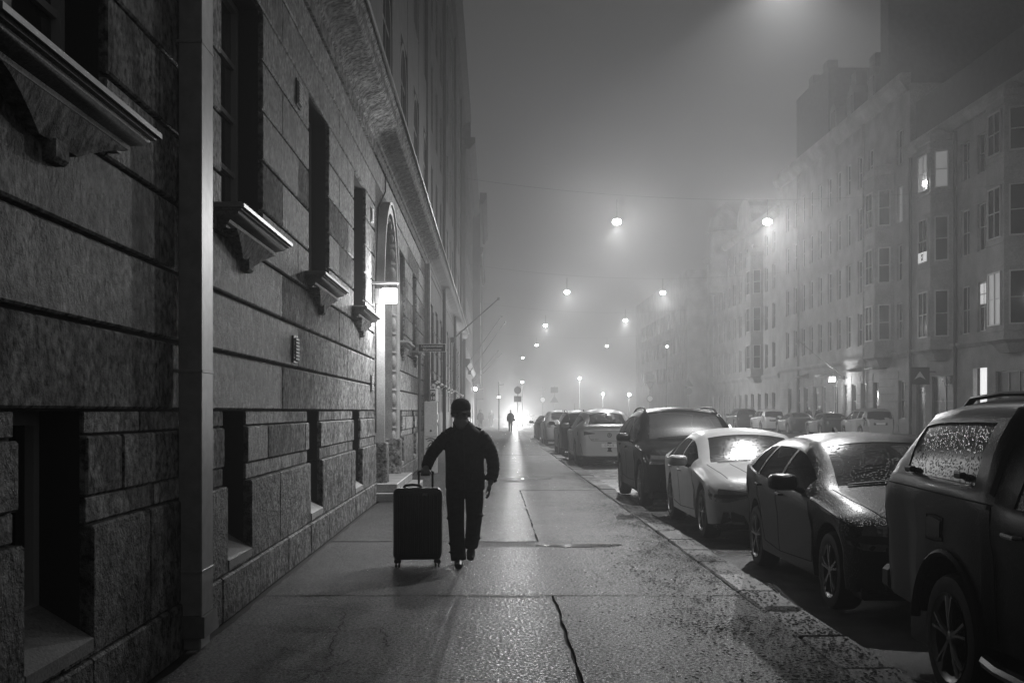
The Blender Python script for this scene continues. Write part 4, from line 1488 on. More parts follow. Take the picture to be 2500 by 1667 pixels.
def make_car(name, label, sp, loc, rz, paint, group, cat='car', detail=2):
    c = Car(sp)
    t = thing(name, label, cat, loc, rz, group)
    L = c.L
    put(c.submesh(c.F['body'], 'body', paint, smooth=50), 'body', t)
    gs = sp.get('glass', (wetglass, sideglass, darkglass))
    for key, g in (('windscreen', gs[0]), ('rear_window', gs[2])):
        if c.F[key]:
            put(c.submesh(c.F[key], key, g, 0.012), key, t)
    for (k, s), fs in c.F['side'].items():
        put(c.submesh(fs, 'side_window', gs[1], 0.010), 'side_window', t)
    # wheels
    r = sp['wheel']
    ty, rm = sp.get('wheelset') or wheel_meshes(r)
    plan = curve(sp['plan'])
    for y in sp['axles']:
        for s in (-1, 1):
            x = s * (plan(y) * 0.945 + sp.get('flare', 0) * 0.8 - 0.11)
            w = put(ty, 'wheel', t, (x, y, r), rz=0 if s < 0 else math.pi)
            put(rm, 'rim', w)
    # floor, dashboard and seats seen through the glass
    belt = curve(sp['belt'])
    sh = sp['shield']
    MB().cbox(-c.hw * 0.8, c.hw * 0.8, sh[0] + 0.08, L - 0.55, 0.30, 0.42, 0.02).build('floor_pan', seatmat, t)
    MB().cbox(-c.hw * 0.82, c.hw * 0.82, sh[0] + 0.10, sh[0] + 0.62, 0.42, belt(sh[0] + 0.4) - 0.02, 0.05).build('dashboard', seatmat, t)
    for y in sp.get('seats', ()):
        for s in (-1, 1):
            q = MB()
            zb = 0.45
            q.prism([(y, zb), (y + 0.5, zb), (y + 0.55, zb + 0.12), (y, zb + 0.14)], 'x', s * 0.36 - 0.23, s * 0.36 + 0.23)
            q.prism([(y + 0.42, zb + 0.1), (y + 0.58, zb + 0.1), (y + 0.72, belt(y) + 0.02), (y + 0.70, belt(y) + 0.10), (y + 0.60, belt(y) + 0.08)], 'x', s * 0.36 - 0.22, s * 0.36 + 0.22)
            q.cbox(s * 0.36 - 0.13, s * 0.36 + 0.13, y + 0.64, y + 0.73, belt(y) + 0.09, belt(y) + 0.27, 0.03)
            q.build('seat', seatmat, t, smooth=True)
    # lamps, grille, plates
    for (view, lo, hi) in sp.get('head', ()):
        for s in (-1, 1):
            l2, h2, v2 = (lo, hi, view)
            if s > 0:
                l2, h2 = mirror_pts(lo), mirror_pts(hi)
                if not isinstance(view, str):
                    v2 = ('dir', -view[1], (-view[2][0], view[2][1], view[2][2]))
            hl = c.patch(l2, h2, v2, 4, 0.008).build('headlight', sp.get('lampmat', lampglass), t, smooth=True)
            if detail > 1:
                mid = lambda f: [(a[0] + (b[0] - a[0]) * f, a[1] + (b[1] - a[1]) * f) for a, b in zip(l2, h2)]
                c.patch(mid(0.30), mid(0.58), v2, 2, 0.012, 0.0).build('lamp_reflector', trim_black, hl, smooth=True)
    for (view, lo, hi) in sp.get('tail', ()):
        for s in (-1, 1):
            l2, h2, v2 = (lo, hi, view)
            if s > 0:
                l2, h2 = mirror_pts(lo), mirror_pts(hi)
                if not isinstance(view, str):
                    v2 = ('dir', -view[1], (-view[2][0], view[2][1], view[2][2]))
            c.patch(l2, h2, v2, 3, 0.008).build('tail_light', sp.get('tailmat', tailglass), t, smooth=True)
    for (nm, view, lo, hi, m, off) in sp.get('panels', ()):
        c.patch(lo, hi, view, 3, off).build(nm, m, t, smooth=True)
    if detail > 0:
        for pts in sp.get('seams', ()):
            for v in ('left', 'right'):
                c.seam(pts, v).build('shut_line', gapmat, t)
        for (v, pts) in sp.get('seams2', ()):
            c.seam(pts, v).build('shut_line', gapmat, t)
        for (y, z) in sp.get('handles', ()):
            for s in (-1, 1):
                loc_, nrm, _, _ = c.bvh.ray_cast(Vector((3 * s, y, z)), Vector((-s, 0, 0)))
                if loc_:
                    x = loc_.x
                    MB().tube([(x, y - 0.09, z), (x + s * 0.032, y - 0.06, z), (x + s * 0.034, y + 0.06, z + 0.004), (x, y + 0.09, z + 0.006)], [0.010, 0.013, 0.013, 0.010], 6).build('door_handle', sp.get('handlemat', paint), t, smooth=True)
    if 'mirror' in sp:
        y, z = sp['mirror']
        for s in (-1, 1):
            loc_, _, _, _ = c.bvh.ray_cast(Vector((3 * s, y, z)), Vector((-s, 0, 0)))
            x = loc_.x if loc_ else s * c.hw * 0.9
            q = MB()
            sz = sp.get('mirror_size', (0.13, 0.075))
            q.tube([(x - s * 0.02, y + 0.01, z - 0.03), (x + s * 0.07, y, z + 0.0)], [0.03, 0.025], 6)
            cx = x + s * 0.16
            o = q.build('mirror_foot', trim_black, t, smooth=True)
            q = MB()
            base = [(-0.02, 0.88), (-0.055, 1.0), (0.03, 1.0), (0.075, 0.92), (0.10, 0.6)]
            vs = []
            n = 14
            prof = [(0.06, 0.90), (0.045, 1.0), (-0.02, 0.98), (-0.07, 0.80), (-0.10, 0.45), (-0.112, 0.05)]
            for (dy, k) in prof:
                for a in range(n):
                    an = 2 * math.pi * a / n
                    ca, sa = math.cos(an), math.sin(an)
                    px = math.copysign(abs(ca) ** 0.55, ca) * sz[0] * k
                    pz = math.copysign(abs(sa) ** 0.55, sa) * sz[1] * k
                    vs.append((cx + px + (0.01 * s), y + dy, z + 0.055 + pz))
            fs = [(k * n + a, k * n + (a + 1) % n, (k + 1) * n + (a + 1) % n, (k + 1) * n + a) for k in range(len(prof) - 1) for a in range(n)]
            fs += [tuple(range(n)), tuple(range((len(prof) - 1) * n, len(prof) * n))]
            q.add(vs, fs).build('mirror', sp.get('mirrormat', paint), t, smooth=40)
    if sp.get('rails'):
        y0, y1, m = sp['rails']
        top, rw = curve(sp['top']), curve(sp['roofw'])
        for s in (-1, 1):
            pts = []
            for k in range(13):
                u = k / 12
                y = y0 + (y1 - y0) * u
                loc_, _, _, _ = c.bvh.ray_cast(Vector((s * rw(y) * 0.93, y, 4)), Vector((0, 0, -1)))
                z = loc_.z if loc_ else top(y) - 0.05
                pts.append((s * rw(y) * 0.93, y, z + 0.055 * min(1, 6 * u, 6 * (1 - u)) ** 0.6))
            MB().tube(pts, [(0.024, 0.016)] * 13, 7).build('roof_rail', m, t, smooth=True)
    if sp.get('wipers'):
        y = sp['wipers']
        for (xa, xb, dy) in ((-0.55, 0.05, 0.05), (0.05, 0.55, 0.05)):
            pts = []
            for k in range(7):
                u = k / 6
                x = xa + (xb - xa) * u
                loc_, _, _, _ = c.bvh.ray_cast(Vector((x, y + dy * u, 4)), Vector((0, 0, -1)))
                if loc_:
                    pts.append((x, y + dy * u, loc_.z + 0.012))
            if len(pts) > 2:
                MB().tube(pts, 0.008, 5).build('wiper', trim_black, t)
    if sp.get('fin'):
        y = sp['fin']
        z = curve(sp['top'])(y)
        MB().prism([(y - 0.09, z - 0.01), (y + 0.07, z - 0.01), (y + 0.06, z + 0.06), (y + 0.03, z + 0.065)], 'x', -0.015, 0.015).build('roof_fin', sp.get('finmat', paint), t)
    # dark underside lip
    MB().cbox(-c.hw * 0.84, c.hw * 0.84, 0.25, L - 0.25, 0.17, sp.get('sill', 0.2) + 0.06, 0.02).build('underbody', trim_black, t)
    return t, c

def plate(t, y, z, front, body_text):
    s = -1 if front else 1
    o = MB().cbox(-0.24, 0.24, min(y, y + s * 0.012), max(y, y + s * 0.012), z - 0.055, z + 0.055, 0.003).build('number_plate', platem, t)
    if body_text:
        text(body_text, 0.10, trim_black, o, (0.01, y + s * 0.0135, z), (rad(90), 0, 0 if front else math.pi), extrude=0.0005)
    return o

# ---- shared shapes ------------------------------------------------------------------------------------
HATCH = dict(L=4.37, wheel=0.325, axles=(0.86, 3.51), sill=0.215,
    top=[(0, 0.66), (0.06, 0.72), (0.35, 0.83), (0.8, 0.925), (1.18, 0.99), (1.24, 1.005), (1.6, 1.19), (1.98, 1.35), (2.25, 1.415), (2.7, 1.44), (3.2, 1.43), (3.6, 1.39), (3.95, 1.29), (4.2, 1.10), (4.31, 0.95), (4.37, 0.86)],
    belt=[(0, 0.60), (0.35, 0.755), (0.8, 0.845), (1.24, 0.90), (2.0, 0.935), (2.8, 0.975), (3.4, 1.03), (3.8, 1.08), (4.37, 0.80)],
    plan=[(0, 0.60), (0.07, 0.70), (0.22, 0.80), (0.5, 0.865), (1.0, 0.895), (2.2, 0.90), (3.3, 0.895), (3.8, 0.86), (4.15, 0.80), (4.31, 0.72), (4.37, 0.64)],
    roofw=[(0, 0.45), (0.3, 0.62), (1.24, 0.735), (1.6, 0.675), (2.0, 0.62), (2.6, 0.585), (3.3, 0.56), (3.8, 0.55), (4.37, 0.52)],
    shield=(1.28, 2.02), rear=(3.62, 4.12), side=[(1.50, 2.36), (2.43, 3.18), (3.24, 3.58)], seats=(1.75, 2.65),
    mirror=(1.62, 0.955), handles=((2.22, 0.86), (3.08, 0.90)), wipers=1.27, fin=3.45,
    seams=[[(1.30, 0.34), (1.22, 0.60), (1.30, 0.86)], [(2.40, 0.30), (2.42, 0.62), (2.40, 0.93)], [(1.30, 0.34), (2.40, 0.30)], [(2.40, 0.30), (2.98, 0.34), (3.16, 0.66), (3.32, 0.78), (3.30, 0.98)]])

GRP = 'cars parked along the near kerb'
GRR = 'cars parked along the far kerb'
def Xc(side_x, hw):
    return side_x + hw
def zc(x):
    return road_z(x)

# ---- nearest: dark pickup with a canopy ----------------------------------------------------------------
pick_paint = paint_mat('pickup_paint', 0.007, True, 0.34, dsc=120, dd=0.0008, spec=0.14)
PICK = dict(L=5.30, wheel=0.365, axles=(0.95, 4.10), sill=0.40, archgap=0.10, flare=0.045, sculpt=0.02, rise=0.06, crown=0.10, step=0.09,
    top=[(0, 0.88), (0.08, 0.98), (0.4, 1.08), (0.9, 1.14), (1.22, 1.17), (1.28, 1.18), (1.65, 1.42), (2.0, 1.62), (2.3, 1.70), (2.9, 1.72), (3.45, 1.70), (3.6, 1.70), (4.4, 1.69), (4.75, 1.66), (4.9, 1.58), (5.12, 1.26), (5.2, 1.17), (5.30, 1.12)],
    belt=[(0, 0.80), (0.5, 1.00), (1.25, 1.08), (3.4, 1.12), (3.6, 1.19), (5.0, 1.22), (5.2, 1.12), (5.30, 1.08)],
    plan=[(0, 0.66), (0.08, 0.78), (0.3, 0.87), (0.8, 0.915), (1.6, 0.925), (3.4, 0.925), (5.0, 0.92), (5.2, 0.90), (5.30, 0.86)],
    roofw=[(0, 0.55), (0.4, 0.70), (1.28, 0.76), (1.65, 0.70), (2.1, 0.645), (2.9, 0.62), (3.5, 0.64), (3.62, 0.72), (4.6, 0.71), (4.9, 0.72), (5.15, 0.78), (5.30, 0.80)],
    shield=(1.32, 2.06), rear=(4.86, 5.10), side=[(1.62, 2.46), (2.56, 3.30), (3.76, 4.78)], seats=(1.8, 2.7), minglass=0.14,
    mirror=(1.75, 1.14), mirror_size=(0.13, 0.11), handles=((2.36, 1.0), (3.24, 1.03)), handlemat=chrome, mirrormat=trim_black,
    glass=(wetglass, canopy_glass, canopy_glass), front=(0.14, 0.22, 0.1), back=(0.03, 0.05, 0.02),
    head=[('front', [(-0.82, 0.78), (-0.6, 0.76), (-0.42, 0.77)], [(-0.84, 0.90), (-0.6, 0.92), (-0.42, 0.90)])],
    tail=[('back', [(-0.86, 0.75), (-0.80, 0.75), (-0.74, 0.75)], [(-0.86, 1.08), (-0.80, 1.08), (-0.74, 1.08)])],
    seams=[[(3.50, 0.45), (3.52, 1.16)], [(2.52, 0.45), (2.52, 1.10)], [(1.42, 0.5), (1.40, 1.06)], [(3.50, 1.165), (4.6, 1.19), (5.17, 1.20)]],
    panels=[('grille', 'front', [(-0.4, 0.62), (0, 0.62), (0.4, 0.62)], [(-0.42, 0.90), (0, 0.92), (0.42, 0.90)], trim_black, 0.01)])
for k_ in ('top', 'belt'):
    PICK[k_] = [(y, z * 1.045) for y, z in PICK[k_]]
pk, pc = make_car('pickup_truck', 'dark wet pickup truck with canopy, nearest the camera', PICK, (3.51, 2.40, zc(3.6) - 0.015), 0, pick_paint, None, 'pickup truck')
tag(pk, pk['label'], 'pickup truck')
# cab/canopy gap, latches, fuel flap, roof bars, side step
for s, v in ((-1, 'left'), (1, 'right')):
    pc.patch([(3.515, 1.14), (3.53, 1.14), (3.56, 1.14)], [(3.515, 1.60), (3.53, 1.60), (3.56, 1.60)], v, 5, 0.004).build('canopy_gap', gapmat, pk, smooth=True)
    fl = pc.patch([(4.15, 0.93), (4.25, 0.915), (4.35, 0.92)], [(4.15, 1.02), (4.25, 1.035), (4.36, 1.03)], v, 2, 0.010, 0.012).build('fuel_flap', pick_paint, pk, smooth=True)
    pc.seam([(4.13, 0.91), (4.25, 0.90), (4.37, 0.905), (4.38, 1.045), (4.25, 1.05), (4.13, 1.04), (4.13, 0.91)], v, 0.008, 0.004).build('flap_line', gapmat, fl)
    for y in (3.93, 4.68):
        loc_, _, _, _ = pc.bvh.ray_cast(Vector((3 * s, y, 1.30)), Vector((-s, 0, 0)))
        if loc_:
            MB().cbox(min(loc_.x, loc_.x + s * 0.04), max(loc_.x, loc_.x + s * 0.04), y - 0.05, y + 0.05, 1.28, 1.315, 0.008).build('canopy_latch', trim_black, pk)
    MB().tube([(s * 0.95, 1.5, 0.36), (s * 0.97, 1.7, 0.35), (s * 0.97, 3.3, 0.35), (s * 0.95, 3.5, 0.36)], 0.035, 8).build('side_step', chrome, pk, smooth=True)
    pts = []
    for (y, dz) in ((2.55, -0.01), (2.66, 0.035), (3.4, 0.04), (4.2, 0.04), (4.62, 0.035), (4.74, -0.01)):
        loc_, _, _, _ = pc.bvh.ray_cast(Vector((s * 0.54, y, 4)), Vector((0, 0, -1)))
        pts.append((s * 0.54, y, loc_.z + dz))
    MB().tube(pts, [(0.024, 0.015)] * 6, 8).build('roof_bar', trim_black, pk, smooth=True)
# chunky arch lips
for y in PICK['axles']:
    for s in (-1, 1):
        pts = []
        for k in range(17):
            a = math.pi * (0.02 + 0.96 * k / 16)
            yy, zz = y + 0.465 * math.cos(a), 0.365 + 0.470 * math.sin(a)
            pts.append((s * (0.925 * 0.945 + 0.045), yy, zz + 0.012))
        MB().tube(pts, [(0.03, 0.02)] * 17, 6).build('arch_flare', trim_black, pk, smooth=True)
MB().cbox(-0.86, 0.86, 5.20, 5.36, 0.46, 0.62, 0.03).build('rear_bumper', trim_black, pk)

# ---- dark hatchback ------------------------------------------------------------------------------------
hatch_paint = paint_mat('hatchback_paint', 0.008, True, 0.28, spec=0.18)
sp = dict(HATCH, rise=0.05, sculpt=0.018,
    head=[(('dir', rad(38), (-0.62, 0.15, 0)), [(-0.30, 0.60), (-0.15, 0.57), (0.0, 0.565), (0.14, 0.60), (0.26, 0.66)], [(-0.34, 0.70), (-0.17, 0.745), (0.0, 0.745), (0.14, 0.72), (0.26, 0.68)])],
    tail=[('back', [(-0.80, 0.75), (-0.72, 0.74), (-0.64, 0.75)], [(-0.78, 1.1), (-0.70, 1.12), (-0.62, 1.1)])],
    panels=[('grille', 'front', [(-0.36, 0.46), (0, 0.44), (0.36, 0.46)], [(-0.44, 0.60), (0, 0.61), (0.44, 0.60)], trim_black, 0.008),
            ('lower_intake', 'front', [(-0.62, 0.27), (0, 0.25), (0.62, 0.27)], [(-0.60, 0.38), (0, 0.38), (0.60, 0.38)], trim_black, 0.006)],
    seams2=[('top', [(-0.70, 1.22), (-0.66, 0.8), (-0.56, 0.38), (-0.4, 0.24)]), ('top', [(0.70, 1.22), (0.66, 0.8), (0.56, 0.38), (0.4, 0.24)])], finmat=trim_black, mirrormat=hatch_paint)
hb, hc = make_car('hatchback', 'dark rain-beaded hatchback between the pickup and the white car', sp, (3.64, 8.62, zc(3.64) - 0.01), 0, hatch_paint, GRP)
plate(hb, 0.065, 0.42, True, None)

# ---- white compact ---------------------------------------------------------------------------------------
white_paint = paint_mat('white_car_paint', 0.62, True, 0.30, var=(3, 0.9, 1.05))
AUDI = dict(HATCH, L=4.33, sculpt=0.006,
    top=[(0, 0.62), (0.05, 0.70), (0.3, 0.81), (0.8, 0.90), (1.2, 0.955), (1.26, 0.97), (1.65, 1.16), (2.0, 1.31), (2.3, 1.385), (2.8, 1.405), (3.2, 1.37), (3.55, 1.27), (3.85, 1.12), (4.05, 1.03), (4.25, 0.985), (4.33, 0.90)],
    belt=[(0, 0.58), (0.3, 0.72), (0.8, 0.815), (1.26, 0.88), (2.0, 0.905), (2.8, 0.925), (3.5, 0.955), (4.05, 0.975), (4.33, 0.82)],
    plan=[(0, 0.64), (0.06, 0.74), (0.2, 0.82), (0.5, 0.875), (1.0, 0.893), (2.2, 0.895), (3.3, 0.89), (3.8, 0.865), (4.15, 0.81), (4.27, 0.75), (4.33, 0.68)],
    axles=(0.86, 3.48), shield=(1.30, 2.04), rear=(3.30, 3.88), side=[(1.52, 2.36), (2.42, 3.18), (3.22, 3.52)],
    roofw=[(0, 0.5), (0.3, 0.66), (1.26, 0.74), (1.65, 0.68), (2.04, 0.625), (2.6, 0.59), (3.3, 0.57), (3.9, 0.62), (4.33, 0.62)],
    mirror=(1.60, 0.92), handles=((2.22, 0.82), (3.04, 0.835)), fin=3.1,
    head=[(('dir', rad(30), (-0.60, 0.15, 0)), [(-0.29, 0.555), (-0.15, 0.52), (0.0, 0.525), (0.13, 0.56), (0.25, 0.60)], [(-0.31, 0.665), (-0.15, 0.675), (0.0, 0.665), (0.13, 0.65), (0.25, 0.635)])],
    tail=[('back', [(-0.78, 0.72), (-0.65, 0.72), (-0.45, 0.73)], [(-0.76, 0.85), (-0.65, 0.86), (-0.45, 0.84)])],
    panels=[('grille', 'front', [(-0.30, 0.30), (0, 0.29), (0.30, 0.30)], [(-0.42, 0.62), (0, 0.625), (0.42, 0.62)], trim_black, 0.008),
            ('side_intake', 'front', [(-0.72, 0.26), (-0.6, 0.25), (-0.40, 0.25)], [(-0.70, 0.40), (-0.6, 0.41), (-0.46, 0.36)], trim_black, 0.006),
            ('side_intake', 'front', [(0.40, 0.25), (0.6, 0.25), (0.72, 0.26)], [(0.46, 0.36), (0.6, 0.41), (0.70, 0.40)], trim_black, 0.006)],
    seams2=[('top', [(-0.70, 1.22), (-0.66, 0.8), (-0.60, 0.38)]), ('top', [(0.70, 1.22), (0.66, 0.8), (0.60, 0.38)]), ('top', [(-0.40, 1.22), (-0.33, 0.7), (-0.26, 0.2)])],
    mirrormat=white_paint, handlemat=white_paint)
wc, _ = make_car('compact_car', 'white wet compact car with a glaring windscreen', AUDI, (3.56, 13.95, zc(3.56) - 0.01), 0, white_paint, GRP)
plate(wc, 0.075, 0.43, True, None)

# ---- big dark SUV ------------------------------------------------------------------------------------------
suv_paint = paint_mat('suv_paint', 0.007, True, 0.28, spec=0.16)
SUV = dict(L=4.92, wheel=0.375, axles=(0.90, 3.88), sill=0.26, archgap=0.07, flare=0.02, sculpt=0.016, rise=0.05,
    top=[(0, 0.82), (0.05, 0.93), (0.3, 1.03), (0.8, 1.10), (1.28, 1.145), (1.35, 1.16), (1.75, 1.42), (2.1, 1.62), (2.4, 1.70), (3.0, 1.725), (3.8, 1.70), (4.3, 1.63), (4.6, 1.42), (4.78, 1.18), (4.86, 1.08), (4.92, 0.98)],
    belt=[(0, 0.76), (0.3, 0.93), (0.9, 1.02), (1.35, 1.06), (2.4, 1.09), (3.6, 1.13), (4.3, 1.18), (4.7, 1.12), (4.92, 0.90)],
    plan=[(0, 0.70), (0.06, 0.82), (0.2, 0.91), (0.6, 0.97), (1.2, 0.995), (3.6, 1.0), (4.3, 0.97), (4.75, 0.90), (4.86, 0.84), (4.92, 0.76)],
    roofw=[(0, 0.55), (0.3, 0.74), (1.35, 0.83), (1.75, 0.77), (2.1, 0.715), (3.0, 0.68), (4.0, 0.66), (4.6, 0.70), (4.92, 0.66)],
    shield=(1.40, 2.16), rear=(4.34, 4.72), side=[(1.66, 2.60), (2.68, 3.50), (3.56, 4.22)], seats=(1.95, 2.95),
    mirror=(1.80, 1.12), handles=((2.44, 0.99), (3.38, 1.02)), wipers=1.39, fin=4.0, finmat=trim_black,
    rails=(2.25, 4.25, trim_black), glass=(fogglass, sideglass, darkglass),
    head=[(('dir', rad(34), (-0.72, 0.15, 0)), [(-0.28, 0.79), (-0.14, 0.755), (0.02, 0.755), (0.16, 0.78), (0.28, 0.81)], [(-0.33, 0.885), (-0.16, 0.905), (0.02, 0.90), (0.16, 0.885), (0.28, 0.87)])],
    tail=[('back', [(-0.86, 0.92), (-0.7, 0.93), (-0.5, 0.95)], [(-0.84, 1.05), (-0.7, 1.06), (-0.5, 1.05)])],
    panels=[('grille', 'front', [(-0.06, 0.66), (-0.2, 0.64), (-0.38, 0.67)], [(-0.06, 0.90), (-0.2, 0.91), (-0.40, 0.89)], trim_black, 0.01),
            ('grille', 'front', [(0.06, 0.66), (0.2, 0.64), (0.38, 0.67)], [(0.06, 0.90), (0.2, 0.91), (0.40, 0.89)], trim_black, 0.01),
            ('lower_intake', 'front', [(-0.72, 0.38), (0, 0.36), (0.72, 0.38)], [(-0.70, 0.54), (0, 0.54), (0.70, 0.54)], trim_black, 0.006)],
    seams=[[(1.40, 0.42), (1.34, 0.70), (1.42, 1.02)], [(2.64, 0.40), (2.66, 1.08)], [(1.40, 0.42), (2.64, 0.40)], [(2.64, 0.40), (3.32, 0.44), (3.46, 0.80), (3.60, 1.1)]],
    mirrormat=suv_paint)
sv, _ = make_car('suv', 'dark suv with misted windscreen facing the camera behind the white car', SUV, (3.50, 18.85, zc(3.5) - 0.01), 0, suv_paint, GRP)
plate(sv, 0.075, 0.60, True, None)

# ---- silver coupe-suv, tail towards the camera ---------------------------------------------------------------
silver = paint_mat('silver_paint', 0.50, True, 0.30, metal=0.35)
CSUV = dict(SUV, L=4.94,
    top=[(0, 0.84), (0.05, 0.95), (0.3, 1.04), (0.8, 1.10), (1.28, 1.145), (1.35, 1.16), (1.75, 1.42), (2.1, 1.62), (2.4, 1.70), (2.9, 1.72), (3.5, 1.66), (4.0, 1.53), (4.45, 1.35), (4.7, 1.235), (4.82, 1.205), (4.90, 1.17), (4.94, 1.08)],
    belt=[(0, 0.76), (0.3, 0.93), (0.9, 1.02), (1.35, 1.06), (2.4, 1.09), (3.6, 1.13), (4.3, 1.16), (4.7, 1.13), (4.94, 0.98)],
    plan=[(0, 0.70), (0.06, 0.82), (0.2, 0.91), (0.6, 0.97), (1.2, 0.995), (3.6, 1.0), (4.3, 0.98), (4.75, 0.93), (4.88, 0.88), (4.94, 0.82)],
    roofw=[(0, 0.55), (0.3, 0.74), (1.35, 0.83), (1.75, 0.76), (2.1, 0.70), (3.0, 0.64), (4.0, 0.60), (4.6, 0.70), (4.8, 0.76), (4.94, 0.70)], crown=0.12,
    rear=(3.72, 4.62), side=[(1.66, 2.60), (2.68, 3.50), (3.56, 4.00)], rails=None, glass=(fogglass, sideglass, darkglass),
    tail=[('back', [(-0.93, 0.92), (-0.75, 0.925), (-0.42, 0.975)], [(-0.93, 1.03), (-0.75, 1.035), (-0.42, 0.985)])],
    panels=[('rear_diffuser', 'back', [(-0.80, 0.34), (0, 0.30), (0.80, 0.34)], [(-0.86, 0.68), (0, 0.72), (0.86, 0.68)], trim_black, 0.008),
            ('lower_intake', 'front', [(-0.72, 0.38), (0, 0.36), (0.72, 0.38)], [(-0.70, 0.54), (0, 0.54), (0.70, 0.54)], trim_black, 0.006)],
    seams2=[('back', [(-0.62, 0.98), (-0.60, 0.86), (-0.52, 0.76), (0.52, 0.76), (0.60, 0.86), (0.62, 0.98)])], back=(0.10, 0.06, 0.05), mirrormat=silver)
cs, cc = make_car('coupe_suv', 'silver sloping-roofed suv parked with its tail to the camera', CSUV, (3.50, 34.0 + 4.94, zc(3.5) - 0.01), math.pi, silver, GRP)
def rear_y(c, x, z):
    l, n_, _, _ = c.bvh.ray_cast(Vector((x, c.L + 3, z)), Vector((0, -1, 0)))
    return l.y if l else c.L
yr = rear_y(cc, 0, 0.92)
em = MB().lathe([(0.060, 0.0), (0.066, 0.012), (0.052, 0.012), (0.050, 0.0)], 20, 'y', (0, yr + 0.006, 0.93)).build('round_emblem', trim_black, cs, smooth=True)
q = MB()
for k in range(3):
    a = rad(90 + 120 * k)
    q.tube([(0, yr + 0.012, 0.93), (0.055 * math.cos(a), yr + 0.012, 0.93 + 0.055 * math.sin(a))], [0.010, 0.003], 5)
q.build('three_pointed_star', trim_black, em)
MB().tube([(-0.7, yr + 0.004, 0.30), (0.7, yr + 0.004, 0.30)], 0.018, 6).build('chrome_strip', chrome, cs)
plate(cs, rear_y(cc, 0, 0.62) + 0.012, 0.62, False, 'CPO-5')
text('GLE 350 de', 0.055, trim_black, cs, (0.42, rear_y(cc, 0.42, 0.80) + 0.006, 0.80), (rad(90), 0, math.pi), 'model_lettering', 0.001)

# ---- further cars in the near row ------------------------------------------------------------------------------
g1 = paint_mat('anthracite_paint', 0.045, True, 0.28)
g2 = paint_mat('grey_paint', 0.16, True, 0.3, metal=0.3)
g3 = paint_mat('pale_silver_paint', 0.42, True, 0.3, metal=0.3)
g4 = paint_mat('charcoal_paint', 0.08, True, 0.3)
tailsuv = dict(SUV, L=4.70, axles=(0.88, 3.66),
    top=[(0, 0.82), (0.05, 0.93), (0.3, 1.03), (0.8, 1.10), (1.28, 1.145), (1.35, 1.16), (1.75, 1.42), (2.1, 1.60), (2.4, 1.67), (3.0, 1.69), (3.8, 1.66), (4.25, 1.60), (4.45, 1.40), (4.58, 1.18), (4.65, 1.06), (4.70, 0.96)],
    belt=[(0, 0.76), (0.3, 0.93), (0.9, 1.02), (1.35, 1.06), (2.4, 1.09), (3.6, 1.12), (4.2, 1.15), (4.5, 1.10), (4.70, 0.88)],
    plan=[(0, 0.66), (0.06, 0.78), (0.2, 0.87), (0.6, 0.92), (1.2, 0.935), (3.6, 0.94), (4.2, 0.92), (4.55, 0.87), (4.65, 0.82), (4.70, 0.74)],
    roofw=[(0, 0.52), (0.3, 0.70), (1.35, 0.78), (1.75, 0.72), (2.1, 0.67), (3.0, 0.64), (4.0, 0.63), (4.45, 0.66), (4.70, 0.62)],
    rear=(4.28, 4.54), side=[(1.66, 2.55), (2.63, 3.40), (3.46, 4.12)], rails=(2.2, 4.1, trim_black),
    tail=[('back', [(-0.80, 0.86), (-0.7, 0.86), (-0.6, 0.88)], [(-0.78, 1.08), (-0.7, 1.10), (-0.6, 1.08)])],
    panels=[('plate_recess', 'back', [(-0.33, 0.74), (0, 0.74), (0.33, 0.74)], [(-0.33, 0.90), (0, 0.90), (0.33, 0.90)], trim_black, 0.006)],
    glass=(fogglass, darkglass, darkglass), mirrormat=g1)
ts, tc = make_car('suv', 'dark suv with roof rails parked beyond the silver suv', tailsuv, (3.38, 41.5 + 4.7, zc(3.4) - 0.01), math.pi, g1, GRP)
MB().lathe([(0.0, 0.01), (0.055, 0.01), (0.06, 0.0)], 16, 'y', (0, rear_y(tc, 0, 0.98) + 0.004, 0.98)).build('round_emblem', chrome, ts, smooth=True)
plate(ts, rear_y(tc, 0, 0.82) + 0.008, 0.82, False, None)
MB().tube([(0.3, 3.6, 1.68), (0.3, 3.75, 1.95)], 0.006, 5).build('aerial', trim_black, ts)
make_car('estate_car', 'grey estate car half lost in glare ahead of the dark suv', dict(tailsuv, rails=None, L=4.70), (3.38, 54.0 + 4.7, zc(3.4) - 0.01), math.pi, g2, GRP, detail=0)
make_car('hatchback', 'farthest hatchback of the near row, a dim shape in the glare', dict(HATCH, tail=sp['tail']), (3.30, 63.5 + 4.37, zc(3.4) - 0.01), math.pi, g4, GRP, detail=0)

